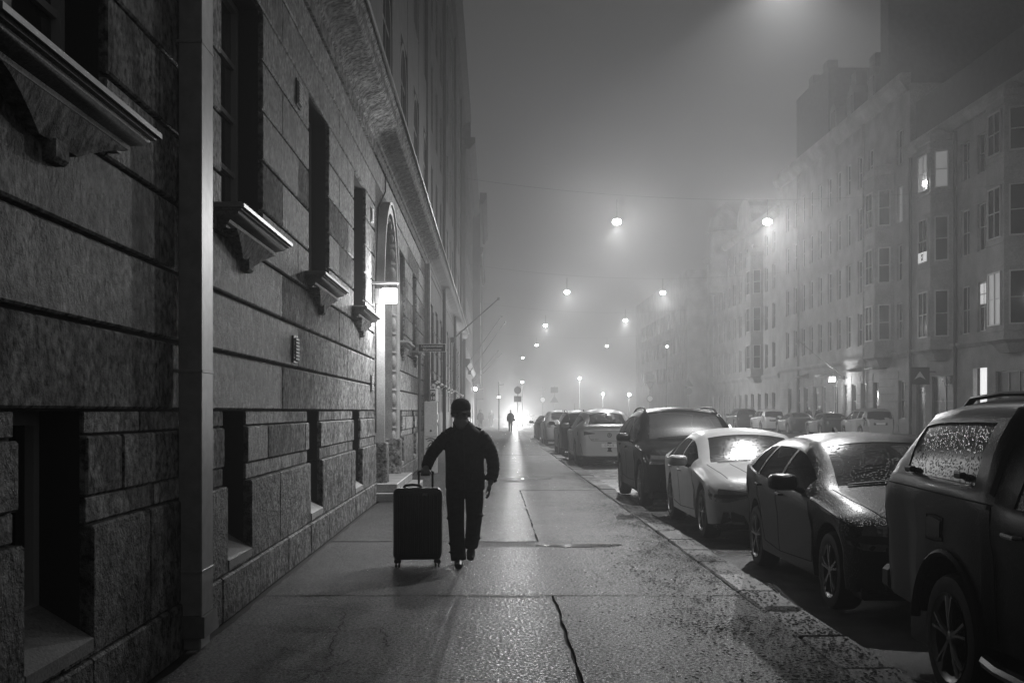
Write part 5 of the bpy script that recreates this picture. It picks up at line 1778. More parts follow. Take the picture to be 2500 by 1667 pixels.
# ---- far row across the street ------------------------------------------------------------------------------------
MPV = dict(HATCH, L=4.44, wheel=0.325, axles=(0.90, 3.65), sill=0.23,
    top=[(0, 0.72), (0.06, 0.82), (0.35, 0.95), (0.8, 1.04), (0.98, 1.08), (1.5, 1.36), (1.9, 1.54), (2.3, 1.62), (3.0, 1.635), (3.8, 1.58), (4.15, 1.48), (4.28, 1.20), (4.36, 1.02), (4.44, 0.86)],
    belt=[(0, 0.66), (0.35, 0.86), (0.9, 0.97), (2.0, 1.02), (3.2, 1.06), (4.0, 1.10), (4.3, 0.98), (4.44, 0.80)],
    shield=(1.02, 1.98), rear=(4.16, 4.30), side=[(1.25, 2.25), (2.33, 3.20), (3.27, 3.92)], mirror=(1.45, 1.05), handles=((2.1, 0.93), (3.05, 0.96)), fin=None, wipers=None,
    roofw=[(0, 0.45), (0.3, 0.62), (0.98, 0.75), (1.5, 0.70), (2.0, 0.655), (2.8, 0.63), (3.8, 0.61), (4.3, 0.66), (4.44, 0.62)],
    rear_=None, back=(0.06, 0.10, 0.04),
    seams=[[(1.30, 0.34), (1.22, 0.60), (1.28, 0.95)], [(2.29, 0.30), (2.30, 1.0)], [(1.30, 0.34), (2.29, 0.30)], [(2.29, 0.30), (2.98, 0.34), (3.22, 0.75), (3.24, 1.02)]],
    tail=[('back', [(-0.84, 0.72), (-0.78, 0.70), (-0.70, 0.72)], [(-0.80, 1.12), (-0.74, 1.14), (-0.68, 1.10)])],
    panels=[('plate_recess', 'back', [(-0.36, 0.74), (0, 0.74), (0.36, 0.74)], [(-0.36, 0.88), (0, 0.88), (0.36, 0.88)], trim_black, 0.004),
            ('rear_glass_surround', 'back', [(-0.66, 1.06), (0, 1.00), (0.66, 1.06)], [(-0.60, 1.42), (0, 1.46), (0.60, 1.42)], darkglass, 0.010)], glass=(fogglass, sideglass, darkglass))
def far_car(name, label, spec, y_rear, paint, x=20.15):
    spec = dict(spec, mirrormat=paint)
    t, c = make_car(name, label, spec, (x, y_rear + spec['L'], zc(x)), math.pi, paint, GRR, detail=1)
    return t, c
mv, mc = far_car('people_carrier', 'pale silver people carrier, nearest of the far row', MPV, 59.0, g3)
plate(mv, rear_y(mc, 0, 0.81) + 0.008, 0.81, False, None)
SEDAN = dict(AUDI, tail=AUDI['tail'], L=4.33)
far_car('saloon_car', 'mid grey saloon parked ahead of the people carrier', SEDAN, 66.2, g2)
far_car('saloon_car', 'dark saloon third along the far row', dict(SEDAN), 73.6, g4)
far_car('estate_car', 'light grey estate fourth along the far row', dict(MPV), 81.2, g3)
far_car('suv', 'dark suv fifth along the far row, faint in fog', dict(tailsuv), 89.5, g1)

# ================================================================== people
cloth_dark = mat('dark_jacket_cloth', 0.022, 0.7, var=(18, 0.6, 1.4), bump=(26, 0.5, 0.02, 'noise'), spec=0.3)
cloth_trouser = mat('dark_trouser_cloth', 0.018, 0.8, var=(14, 0.7, 1.3), bump=(16, 0.5, 0.02, 'noise'), spec=0.25)
skinm = mat('skin', 0.38, 0.5, var=(30, 0.85, 1.1))
capm = mat('cap_cloth', 0.03, 0.85, var=(20, 0.7, 1.3), spec=0.2)
beardm = mat('grey_beard', 0.5, 0.8, bump=(160, 0.6, 0.01, 'noise'))
shoem = mat('dark_shoe', 0.015, 0.45)
glovem = mat('dark_glove', 0.02, 0.6)

def remeshed(mb, name, m, parent, voxel, smooth_it=4):
    o = mb.build(name, m, parent, smooth='all')
    r = o.modifiers.new('remesh', 'REMESH')
    r.mode = 'VOXEL'
    r.voxel_size = voxel
    r.use_smooth_shade = True
    s = o.modifiers.new('smooth', 'SMOOTH')
    s.factor = 0.5
    s.iterations = smooth_it
    return o

def lerp(a, b, t):
    return tuple(a[i] + (b[i] - a[i]) * t for i in range(3))

def limb(mb, pts, rs, n=12, sub=4):
    """smooth tapered limb through the joints"""
    P, Q = [], []
    for k in range(len(pts) - 1):
        for j in range(sub):
            t = j / sub
            P.append(lerp(pts[k], pts[k + 1], t))
            ra, rb_ = rs[k], rs[k + 1]
            ra = ra if isinstance(ra, tuple) else (ra, ra)
            rb_ = rb_ if isinstance(rb_, tuple) else (rb_, rb_)
            Q.append((ra[0] + (rb_[0] - ra[0]) * t, ra[1] + (rb_[1] - ra[1]) * t))
    P.append(pts[-1])
    r = rs[-1]
    Q.append(r if isinstance(r, tuple) else (r, r))
    return mb.tube(P, Q, n)

def head(mb, c, s=1.0):
    """skull, jaw, brow, nose, ears, neck; faces -y"""
    x, y, z = c
    mb.sphere((x, y + 0.015 * s, z + 0.025 * s), (0.078 * s, 0.098 * s, 0.105 * s), 16, 12)
    mb.sphere((x, y - 0.025 * s, z - 0.055 * s), (0.060 * s, 0.068 * s, 0.070 * s), 14, 10)
    mb.sphere((x, y - 0.070 * s, z - 0.098 * s), (0.030 * s, 0.024 * s, 0.024 * s), 10, 8)
    mb.tube([(x, y - 0.088 * s, z + 0.015 * s), (x, y - 0.108 * s, z - 0.030 * s), (x, y - 0.086 * s, z - 0.042 * s)], [0.010 * s, 0.017 * s, 0.012 * s], 8)
    mb.tube([(x - 0.055 * s, y - 0.070 * s, z + 0.022 * s), (x, y - 0.088 * s, z + 0.028 * s), (x + 0.055 * s, y - 0.070 * s, z + 0.022 * s)], 0.013 * s, 8)
    for e in (-1, 1):
        mb.sphere((x + e * 0.080 * s, y + 0.015 * s, z - 0.010 * s), (0.012 * s, 0.022 * s, 0.034 * s), 8, 6)
        mb.sphere((x + e * 0.040 * s, y - 0.066 * s, z - 0.035 * s), (0.022 * s, 0.020 * s, 0.022 * s), 8, 6)
    mb.tube([(x - 0.024 * s, y - 0.080 * s, z - 0.066 * s), (x, y - 0.088 * s, z - 0.066 * s), (x + 0.024 * s, y - 0.080 * s, z - 0.066 * s)], 0.007 * s, 6)
    return mb

# ---------------- the man with the suitcase
MX, MY = -0.285, 11.70
man = thing('person', 'man in dark jacket and peaked cap walking with a large suitcase', 'person', (MX, MY, 0.0))
hc = (-0.038, -0.02, 1.555)
bm_ = head(MB(), hc, 1.10)
limb(bm_, [(-0.03, 0.02, 1.52), (-0.01, 0.02, 1.36), (0.0, 0.01, 1.15), (0.0, 0.0, 0.88)], [(0.058, 0.06), (0.10, 0.07), (0.15, 0.095), (0.14, 0.10)])
# arms under the sleeves, then hands
LH = (-0.392, -0.15, 0.985)
limb(bm_, [(-0.17, 0.0, 1.34), (-0.355, -0.02, 1.10), (-0.385, -0.12, 1.01), LH], [0.05, 0.042, 0.03, 0.03])
limb(bm_, [(0.16, 0.0, 1.34), (0.29, 0.05, 1.07), (0.285, -0.02, 0.90), (0.262, -0.05, 0.83)], [0.05, 0.042, 0.03, 0.028])
for s in (-1, 1):
    k = [( -0.085, 0.0, 0.86), (-0.09, -0.13, 0.47), (-0.055, -0.22, 0.11)] if s < 0 else [(0.085, 0.0, 0.86), (0.095, 0.05, 0.47), (0.060, 0.36, 0.16)]
    limb(bm_, k, [0.08, 0.055, 0.035])
# gripping hand: palm over the bar, four fingers curled round it, thumb below
bar_z, bar_y = 0.955, -0.19
bm_.sphere((LH[0], LH[1] - 0.015, LH[2] - 0.002), (0.045, 0.040, 0.022), 10, 8)
for k in range(4):
    fx = LH[0] - 0.036 + 0.024 * k
    ln = (0.96, 1.06, 1.0, 0.82)[k]
    bm_.tube([(fx, LH[1] - 0.03, LH[2] + 0.002), (fx, bar_y - 0.022 * ln, bar_z + 0.020), (fx, bar_y - 0.030 * ln, bar_z - 0.004), (fx, bar_y - 0.012, bar_z - 0.026 * ln), (fx, bar_y + 0.010, bar_z - 0.026)], [0.0105, 0.010, 0.0095, 0.009, 0.008], 8)
bm_.tube([(LH[0] + 0.035, LH[1], LH[2] - 0.008), (LH[0] + 0.052, bar_y + 0.016, bar_z + 0.002), (LH[0] + 0.040, bar_y - 0.006, bar_z - 0.022)], [0.013, 0.011, 0.009], 8)
# hanging hand, loosely curled
RH = (0.255, -0.055, 0.80)
bm_.sphere((RH[0], RH[1], RH[2] - 0.01), (0.022, 0.040, 0.048), 10, 8)
for k in range(4):
    fy = RH[1] - 0.032 + 0.021 * k
    ln = (0.92, 1.05, 1.0, 0.80)[k]
    bm_.tube([(RH[0], fy, RH[2] - 0.045), (RH[0] - 0.006, fy, RH[2] - 0.080 * ln), (RH[0] - 0.022, fy, RH[2] - 0.102 * ln), (RH[0] - 0.040, fy, RH[2] - 0.100 * ln)], [0.0105, 0.010, 0.009, 0.008], 8)
bm_.tube([(RH[0] - 0.008, RH[1] - 0.034, RH[2] + 0.012), (RH[0] - 0.024, RH[1] - 0.050, RH[2] - 0.025), (RH[0] - 0.032, RH[1] - 0.044, RH[2] - 0.058)], [0.013, 0.011, 0.009], 8)
body = remeshed(bm_, 'body', skinm, man, 0.0065, 2)
for s in (-1, 1):
    MB().sphere((hc[0] + s * 0.035, hc[1] - 0.090, hc[2] + 0.004), 0.011, 8, 6).build('eye', shoem, body, smooth='all')
bd = MB()
bd.sphere((hc[0], hc[1] - 0.032, hc[2] - 0.086), (0.072, 0.078, 0.058), 14, 10)
bd.sphere((hc[0], hc[1] - 0.060, hc[2] - 0.122), (0.048, 0.045, 0.042), 12, 8)
remeshed(bd, 'beard', beardm, man, 0.008, 2)
# jacket: torso, collar, sleeves with folds, hem, shoulder flaps
jk = MB()
limb(jk, [(-0.02, 0.025, 1.455), (-0.012, 0.02, 1.40), (-0.005, 0.015, 1.335), (0, 0.01, 1.22), (0, 0.005, 1.05), (0.004, 0.0, 0.92), (0.006, 0.0, 0.79), (0.006, 0.0, 0.765)],
     [(0.085, 0.085), (0.130, 0.10), (0.198, 0.12), (0.206, 0.14), (0.198, 0.145), (0.202, 0.148), (0.204, 0.148), (0.192, 0.138)], 20, 4)
jk.tube([(-0.03, 0.01, 1.415), (-0.034, 0.005, 1.475)], [(0.092, 0.092), (0.088, 0.090)], 16)
def sleeve(pts, rs):
    limb(jk, pts, rs, 14, 5)
    for k in range(len(pts) - 1):            # creases ring the cloth
        for j in range(3):
            t = (j + 0.5) / 3
            c_ = lerp(pts[k], pts[k + 1], t)
            r_ = rs[k] + (rs[k + 1] - rs[k]) * t
            d_ = Vector(lerp(pts[k + 1], pts[k], 0)) - Vector(pts[k])
            d_.normalize()
            u = d_.orthogonal().normalized()
            w_ = d_.cross(u)
            ring = []
            tl_ = R.uniform(-0.35, 0.35)
            for a in range(15):
                an = 2 * math.pi * a / 14
                ring.append(tuple(Vector(c_) + u * (r_ * math.cos(an)) + w_ * (r_ * math.sin(an)) + d_ * (r_ * tl_ * math.cos(an + 1))))
            jk.tube(ring, 0.009, 6, caps=False)
sleeve([(-0.150, 0.015, 1.345), (-0.215, 0.01, 1.285), (-0.30, 0.0, 1.19), (-0.355, -0.02, 1.105), (-0.375, -0.08, 1.045), (-0.388, -0.125, 1.008)], [0.062, 0.070, 0.064, 0.060, 0.055, 0.050])
sleeve([(0.140, 0.015, 1.345), (0.205, 0.015, 1.275), (0.265, 0.035, 1.17), (0.292, 0.05, 1.06), (0.295, 0.01, 0.96), (0.272, -0.035, 0.865)], [0.062, 0.072, 0.067, 0.064, 0.060, 0.054])
jacket = remeshed(jk, 'jacket', cloth_dark, man, 0.009, 2)
for s in (-1, 1):
    fl = MB()
    fl.tube([(s * 0.110 - 0.01, 0.0, 1.398), (s * 0.165 - 0.005, 0.0, 1.366)], [(0.030, 0.010), (0.034, 0.010)], 10)
    fl.sphere((s * 0.125 - 0.01, -0.005, 1.402), 0.014, 8, 6)
    fl.build('shoulder_flap', cloth_dark, jacket, smooth=True)
MB().tube([(-0.01, -0.135, 1.36), (0.0, -0.150, 1.2), (0.003, -0.156, 1.0), (0.006, -0.158, 0.79)], 0.006, 6).build('zip', shoem, jacket, smooth=True)
for s in (-1, 1):
    MB().cbox(s * 0.12 - 0.06, s * 0.12 + 0.06, -0.155, -0.125, 0.86, 0.97, 0.01).build('pocket', cloth_dark, jacket)
# trousers
tr = MB()
tr.sphere((0.0, 0.0, 0.84), (0.185, 0.135, 0.11), 16, 10)
limb(tr, [(-0.092, 0.0, 0.86), (-0.094, -0.05, 0.68), (-0.085, -0.13, 0.47), (-0.072, -0.18, 0.27), (-0.056, -0.225, 0.10), (-0.054, -0.23, 0.075)], [0.100, 0.096, 0.084, 0.078, 0.080, 0.076], 14, 4)
limb(tr, [(0.092, 0.0, 0.86), (0.100, 0.03, 0.68), (0.098, 0.06, 0.48), (0.080, 0.22, 0.30), (0.060, 0.35, 0.165), (0.059, 0.36, 0.14)], [0.100, 0.096, 0.084, 0.078, 0.078, 0.072], 14, 4)
for (c_, r_) in (((-0.075, -0.20, 0.15), 0.086), ((-0.085, -0.17, 0.24), 0.083), ((0.113, 0.05, 0.52), 0.088), ((0.095, 0.28, 0.25), 0.082), ((-0.1, -0.1, 0.50), 0.089)):
    ring = [(c_[0] + r_ * math.cos(2 * math.pi * a / 14), c_[1] + r_ * math.sin(2 * math.pi * a / 14), c_[2] + 0.02 * math.sin(2 * math.pi * a / 14 + c_[0] * 40)) for a in range(15)]
    tr.tube(ring, 0.006, 6, caps=False)
remeshed(tr, 'trousers', cloth_trouser, man, 0.010, 2)
sh = MB()
sh.tube([(-0.056, -0.16, 0.05), (-0.054, -0.24, 0.062), (-0.050, -0.33, 0.046), (-0.048, -0.40, 0.034)], [(0.036, 0.045), (0.043, 0.060), (0.047, 0.043), (0.034, 0.028)], 14)
remeshed(sh, 'shoe', shoem, man, 0.007, 2)
sh = MB()
sh.tube([(0.060, 0.41, 0.145), (0.060, 0.35, 0.125), (0.057, 0.28, 0.065), (0.055, 0.215, 0.032)], [(0.034, 0.042), (0.043, 0.055), (0.047, 0.040), (0.036, 0.026)], 14)
remeshed(sh, 'shoe', shoem, man, 0.007, 2)
# peaked cap
cp = MB()
n = 20
prof = [(0.0985, 0.122, 0.030), (0.102, 0.126, 0.055), (0.097, 0.120, 0.095), (0.078, 0.096, 0.130), (0.040, 0.050, 0.149), (0.004, 0.005, 0.153)]
vs = []
for (rx, ry, dz) in prof:
    for a in range(n):
        an = 2 * math.pi * a / n
        vs.append((hc[0] + rx * math.cos(an), hc[1] + 0.012 + ry * math.sin(an), hc[2] + dz + 0.012 * math.sin(an) * (1 if dz < 0.06 else 0.3)))
cp.add(vs, [(k * n + a, k * n + (a + 1) % n, (k + 1) * n + (a + 1) % n, (k + 1) * n + a) for k in range(len(prof) - 1) for a in range(n)])
cap_o = cp.build('cap', capm, man, smooth='all')
vz = MB()
vv = []
for k in range(11):
    a = math.pi + math.pi * (0.10 + 0.80 * k / 10)
    for (s_, dz) in ((1.0, 0.034), (1.55, 0.004)):
        vv.append((hc[0] + 0.102 * (s_ if s_ == 1 else 1.06) * math.cos(a), hc[1] + 0.012 + 0.125 * s_ * math.sin(a), hc[2] + dz + (0.008 - abs(k - 5) * 0.0035 if s_ > 1 else 0.0)))
m_ = len(vv)
vv += [(x, y, z - 0.006) for x, y, z in vv]
ff = []
for k in range(10):
    ff += [(2 * k, 2 * k + 2, 2 * k + 3, 2 * k + 1), (m_ + 2 * k, m_ + 2 * k + 1, m_ + 2 * k + 3, m_ + 2 * k + 2), (2 * k + 1, 2 * k + 3, m_ + 2 * k + 3, m_ + 2 * k + 1)]
vz.add(vv, ff).build('visor', capm, cap_o, smooth=True)
for a0 in (0.3, 1.0, 1.57, 2.1, 2.8):
    pts = [(hc[0] + rx * math.cos(a0) * 1.01, hc[1] + 0.012 + ry * math.sin(a0) * 1.01, hc[2] + dz + 0.001) for (rx, ry, dz) in prof[1:]]
    MB().tube(pts, 0.0025, 5).build('cap_seam', mat('cap_seam_pale', 0.2, 0.6), cap_o)

# ---------------- the suitcase
shellm = mat('suitcase_shell', 0.012, 0.35, coat=0.4, bump=(60, 0.1, 0.003, 'noise'))
sc_ = thing('suitcase', 'large dark ribbed trolley suitcase held by the man', 'suitcase', (-0.765, 11.62, 0.0), rad(4))
def rounded_box(x, y, z0, z1, r, n=6):
    """vertical-edge and top/bottom rounded box"""
    mb = MB()
    levels = []
    for k in range(n + 1):
        a = math.pi / 2 * k / n
        levels.append((z0 + r - r * math.cos(a), r - r * math.sin(a)))
    levels += [(z1 - r + r * math.sin(math.pi / 2 * k / n), r - r * math.cos(math.pi / 2 * k / n)) for k in range(n + 1)]
    cnt = 4 * (n + 1)
    vs = []
    for (z, ins) in levels:
        for q, (sx, sy) in enumerate(((1, 1), (-1, 1), (-1, -1), (1, -1))):
            for k in range(n + 1):
                a = math.pi / 2 * (q + k / n)
                vs.append((sx * (x - r) + (r - ins * 0.999) * math.cos(a), sy * (y - r) + (r - ins * 0.999) * math.sin(a), z))
    fs = [(l * cnt + k, l * cnt + (k + 1) % cnt, (l + 1) * cnt + (k + 1) % cnt, (l + 1) * cnt + k) for l in range(len(levels) - 1) for k in range(cnt)]
    fs += [tuple(range(cnt))[::-1], tuple(range((len(levels) - 1) * cnt, len(levels) * cnt))]
    return mb.add(vs, fs)
rounded_box(0.245, 0.15, 0.075, 0.80, 0.055).build('shell', shellm, sc_, smooth=35)
rib_me = MB().tube([(0, 0, 0.14), (0, 0, 0.735)], [(0.011, 0.008)] * 2, 8).mesh('rib', shellm, smooth=True)
for k in range(11):
    put(rib_me, 'rib', sc_, (-0.19 + 0.038 * k, -0.150, 0))
    put(rib_me, 'rib', sc_, (-0.19 + 0.038 * k, 0.150, 0))
MB().tube([(0.2465, -0.095 + 0.03, 0.13), (0.2465, -0.065, 0.745)], 0.004, 5).build('zip', black_metal, sc_)
for sx in (-1, 1):
    for sy in (-1, 1):
        w = MB()
        w.cbox(sx * 0.20 - 0.035, sx * 0.20 + 0.035, sy * 0.11 - 0.03, sy * 0.11 + 0.03, 0.045, 0.082, 0.008)
        o = w.build('castor', trim_black, sc_)
        for e in (-1, 1):
            MB().lathe([(0.0, -0.009), (0.022, -0.009), (0.026, -0.004), (0.026, 0.004), (0.022, 0.009), (0.0, 0.009)], 14, 'x', (sx * 0.20 + e * 0.016, sy * 0.11, 0.0265)).build('castor_wheel', rubber, o, smooth=True)
tubes = MB()
for x in (0.015, 0.155):
    tubes.tube([(x, 0.06, 0.79), (x, 0.055, 0.94)], [(0.011, 0.009)] * 2, 8)
tubes.build('telescopic_rod', black_metal, sc_, smooth=True)
MB().tube([(0.010, 0.055, 0.93), (0.012, 0.055, 0.955), (0.03, 0.055, 0.962), (0.14, 0.055, 0.962), (0.158, 0.055, 0.955), (0.160, 0.055, 0.93)], [(0.013, 0.014)] * 6, 10).build('grip', trim_black, sc_, smooth=True)
MB().tube([(-0.14, -0.02, 0.798), (-0.12, -0.02, 0.822), (-0.05, -0.02, 0.828), (0.02, -0.02, 0.822), (0.04, -0.02, 0.798)], [(0.014, 0.008)] * 5, 8).build('carry_handle', trim_black, sc_, smooth=True)
MB().cbox(0.05, 0.10, -0.158, -0.146, 0.725, 0.75, 0.003).build('badge', grey_metal, sc_)

# ---------------- passers-by in the fog
def walker(label, loc, rz, coat_len=0.80, stride=0.22, bag=False, hood=False, h=1.0):
    t = thing('person', label, 'person', loc, rz, group='passers-by in the fog')
    b = head(MB(), (0, -0.02, 1.56 * h))
    limb(b, [(0, 0.02, 1.5 * h), (0, 0, 1.2 * h), (0, 0, 0.9 * h)], [0.05, 0.1, 0.11])
    hands = []
    for s in (-1, 1):
        hp = (s * 0.25, -s * stride * 0.5, 0.80 * h)
        limb(b, [(s * 0.16, 0, 1.36 * h), (s * 0.24, 0.02, 1.08 * h), hp], [0.045, 0.04, 0.03])
        b.sphere((hp[0], hp[1], hp[2] - 0.05), (0.022, 0.038, 0.055), 8, 6)
        for k in range(4):
            b.tube([(hp[0], hp[1] - 0.03 + 0.02 * k, hp[2] - 0.09), (hp[0] - s * 0.012, hp[1] - 0.03 + 0.02 * k, hp[2] - 0.15 - 0.01 * (k in (1, 2)))], 0.010, 6)
        b.tube([(hp[0], hp[1] - 0.035, hp[2] - 0.03), (hp[0] - s * 0.015, hp[1] - 0.055, hp[2] - 0.09)], 0.011, 6)
        limb(b, [(s * 0.085, 0, 0.88 * h), (s * 0.085, s * stride * 0.4 - 0.03, 0.48 * h), (s * 0.08, s * stride, 0.10)], [0.07, 0.05, 0.035])
    remeshed(b, 'body', skinm, t, 0.013, 1)
    j = MB()
    limb(j, [(0, 0.02, 1.46 * h), (0, 0.015, 1.36 * h), (0, 0.01, 1.2 * h), (0, 0, 1.0 * h), (0, 0, coat_len * h)], [(0.08, 0.08), (0.19, 0.11), (0.215, 0.135), (0.19, 0.13), (0.225 if coat_len < 0.7 else 0.205, 0.15)], 14, 3)
    for s in (-1, 1):
        limb(j, [(s * 0.15, 0.01, 1.37 * h), (s * 0.235, 0.02, 1.10 * h), (s * 0.25, -s * stride * 0.45, 0.83 * h)], [0.075, 0.062, 0.052])
    if bag:
        j.sphere((-0.30, 0.02, 0.92 * h), (0.07, 0.15, 0.16), 10, 8)
    if hood:
        j.sphere((0, 0.04, 1.58 * h), (0.11, 0.12, 0.14), 12, 8)
    remeshed(j, 'coat', cloth_dark, t, 0.016, 2)
    q = MB()
    q.sphere((0, 0, 0.86 * h), (0.16, 0.12, 0.10), 12, 8)
    for s in (-1, 1):
        limb(q, [(s * 0.085, 0, 0.86 * h), (s * 0.09, s * stride * 0.4 - 0.03, 0.48 * h), (s * 0.08, s * stride, 0.085)], [0.095, 0.078, 0.066])
    remeshed(q, 'trousers', cloth_trouser, t, 0.016, 2)
    for s in (-1, 1):
        q = MB()
        q.tube([(s * 0.08, s * stride + 0.07, 0.05), (s * 0.08, s * stride, 0.06), (s * 0.085, s * stride - 0.19, 0.035)], [(0.035, 0.045), (0.042, 0.055), (0.036, 0.03)], 10)
        q.build('shoe', shoem, t, smooth=True)
    return t
walker('silhouetted walker with a bag beside the oncoming headlights', (1.38, 86.0, 0.0), math.pi, 0.80, 0.16, bag=True)
walker('faint figure in a long coat far down the pavement', (-0.12, 112.0, 0.0), math.pi, 0.55, 0.10)
walker('shadowy figure standing close to the left wall in the fog', (-1.05, 100.0, 0.0), 0.0, 0.70, 0.05, hood=True)
walker('person seen behind the far parked cars, hooded and shorter', (22.25, 80.0, ZR), 0.3, 0.75, 0.10, hood=True, h=0.97)
walker('person seen behind the far parked cars, under the wall floodlight', (23.1, 80.4, ZR), -0.5, 0.75, 0.10, h=1.02, bag=True)

# ================================================================== street furniture
# ---------------- glowing house-letter lamp by the portal
boxglow = mat('letter_box_glow', 0.85, 0.4, emit=3.5)
hl = thing('house_letter_lamp', 'glowing square wall lamp with the letter C beside the portal', 'wall lamp', (WALL + 0.30, 19.45, 3.55))
MB().cbox(-0.30, 0.16, -0.10, 0.10, 0.19, 0.235, 0.006).build('hood', grey_metal, hl)
MB().tube([(-0.30, 0.0, 0.19), (-0.12, 0.0, 0.20), (-0.02, 0.0, 0.15)], 0.010, 6).build('bracket', grey_metal, hl)
MB().cbox(-0.24, -0.15, -0.085, 0.085, -0.14, 0.12, 0.008).build('wall_box', grey_metal, hl)
bx = rounded_box(0.135, 0.085, -0.13, 0.125, 0.03, 4).build('light_box', boxglow, hl, (0, 0, 0), smooth=35)
text('C', 0.15, mat('letter_grey', 0.4, 0.5, emit=0.55), hl, (0.0, -0.0875, 0.0), (rad(90), 0, 0), extrude=0.0015)
lamp_light('POINT', 'letter_lamp_light', hl, (0.10, -0.16, -0.16), 210.0, 0.08)

# ---------------- ticket machine and its signpost
pole = thing('ticket_sign_post', 'slim post with a dark bilingual ticket machine sign', 'sign post', (-1.83, 28.6, 0))
MB().tube([(0, 0, 0), (0, 0, 3.22)], 0.036, 12).build('post', mat('dark_grey_post', 0.10, 0.4), pole, smooth=True)
MB().cbox(-0.05, 0.06, -0.045, 0.045, 3.0, 3.07, 0.01).build('clamp', grey_metal, pole)
MB().tube([(0.0, 0, 3.03), (0.07, -0.02, 3.06), (0.10, -0.02, 3.12)], 0.02, 8).build('bracket', grey_metal, pole, smooth=True)
sgn = MB().cbox(-0.03, 0.665, -0.045, -0.025, 3.06, 3.27, 0.008).build('sign_board', signwhite, pole)
MB().cbox(-0.018, 0.653, -0.0475, -0.0445, 3.074, 3.256, 0.001).build('sign_face', signface, sgn)
text('Lippuautomaatti', 0.082, signwhite, sgn, (0.317, -0.0485, 3.208), (rad(90), 0, 0))
text('Biljettautomat', 0.082, signwhite, sgn, (0.317, -0.0485, 3.118), (rad(90), 0, 0))

tmx = thing('ticket_machine', 'pale graffitied parking ticket machine with a small price sign', 'ticket machine', (-1.555, 28.9, 0))
machine_paint = mat('machine_paint', 0.36, 0.45, var=(20, 0.85, 1.1))
MB().cbox(-0.175, 0.165, -0.15, 0.15, 0.0, 0.92, 0.012).build('lower_cabinet', machine_paint, tmx)
MB().cbox(-0.175, 0.165, -0.155, 0.15, 0.925, 1.82, 0.015).build('upper_cabinet', machine_paint, tmx)
MB().lathe([(0.0, -0.012), (0.028, -0.012), (0.028, 0.01)], 14, 'y', (0.0, -0.152, 1.08)).build('lock', trim_black, tmx)
MB().cbox(0.166, 0.19, -0.08, 0.02, 1.35, 1.50, 0.006).build('display', signwhite, tmx)
MB().cbox(0.166, 0.18, -0.06, 0.04, 1.2, 1.3, 0.006).build('keypad', trim_black, tmx)
ps = MB().cbox(-0.03, 0.175, -0.06, 0.10, 1.822, 2.14, 0.006).build('price_sign', signwhite, tmx)
MB().cbox(-0.02, 0.115, -0.064, -0.059, 1.835, 2.125, 0.001).build('sign_face', signface, ps)
text('P9', 0.12, signwhite, ps, (0.047, -0.0655, 2.045), (rad(90), 0, 0))
text('10', 0.12, signwhite, ps, (0.047, -0.0655, 1.90), (rad(90), 0, 0))
graf = mat('graffiti_black', 0.012, 0.5)
strokes = [[(-0.13, 0.86), (-0.03, 0.89), (0.08, 0.87), (0.12, 0.80), (0.09, 0.70), (0.0, 0.66), (-0.07, 0.68), (-0.02, 0.76), (0.05, 0.80), (0.0, 0.84), (-0.08, 0.82)],
           [(-0.13, 0.62), (-0.05, 0.66), (0.06, 0.70), (0.10, 0.60), (0.0, 0.58), (-0.12, 0.56)],
           [(-0.06, 0.66), (-0.10, 0.55), (0.02, 0.54), (0.10, 0.555)], [(-0.02, 0.54), (-0.06, 0.47), (0.02, 0.46), (0.12, 0.48)],
           [(0.09, 0.46), (0.03, 0.40), (0.01, 0.37), (0.06, 0.36), (0.10, 0.41)], [(0.05, 0.36), (0.0, 0.26), (-0.08, 0.18), (-0.13, 0.16)]]
for st in strokes:
    mb = MB()
    n = len(st)
    dense = []
    for k in range(n - 1):
        for j in range(5):
            t = j / 5
            p0, p1, p2, p3 = st[max(0, k - 1)], st[k], st[k + 1], st[min(n - 1, k + 2)]
            dense.append(tuple(0.5 * ((2 * p1[i]) + (-p0[i] + p2[i]) * t + (2 * p0[i] - 5 * p1[i] + 4 * p2[i] - p3[i]) * t * t + (-p0[i] + 3 * p1[i] - 3 * p2[i] + p3[i]) * t ** 3) for i in (0, 1)))
    dense.append(st[-1])
    rb_ = ribbon(dense, 0.034, 0.0)
    mb.v = [(x, -0.1535, z) for (x, z, _) in rb_.v]
    mb.f = rb_.f
    mb.build('graffiti_stroke', graf, tmx)

# ---------------- flagpoles slanting from the left facades
def flagpole(y, z, x0, tip, label, r=0.035):
    t = thing('flagpole', label, 'flagpole', (x0, y, z), group='flagpoles on the facades')
    d = Vector(tip) - Vector((x0, y, z))
    MB().tube([(0, 0, 0), tuple(d)], [r, r * 0.7], 8).build('pole', grey_metal if x0 > 0 else mat('dark_pole', 0.10, 0.4), t, smooth=True)
    MB().sphere(tuple(d), 0.08, 10, 8).build('finial', grey_metal, t, smooth='all')
    MB().cbox(-0.10, 0.10, -0.08, 0.08, -0.16, 0.10, 0.01).build('bracket', black_metal, t)
flagpole(56.0, 5.1, WALL + 0.12, (0.30, 55.0, 7.0), 'stout flagpole slanting from the stone building, nearest one')
flagpole(80.0, 5.0, WALL + 0.40, (0.62, 78.5, 8.1), 'thin flagpole on the gabled building, left one of the upper pair', 0.03)
flagpole(83.0, 4.4, WALL + 0.40, (0.90, 81.5, 7.9), 'thin flagpole on the gabled building, right one of the upper pair', 0.03)
flagpole(97.0, 4.2, WALL + 0.40, (0.50, 95.5, 6.6), 'thin flagpole of the lower far pair, left one', 0.03)
flagpole(100.0, 4.0, WALL + 0.40, (0.80, 98.5, 6.5), 'thin flagpole of the lower far pair, right one', 0.03)

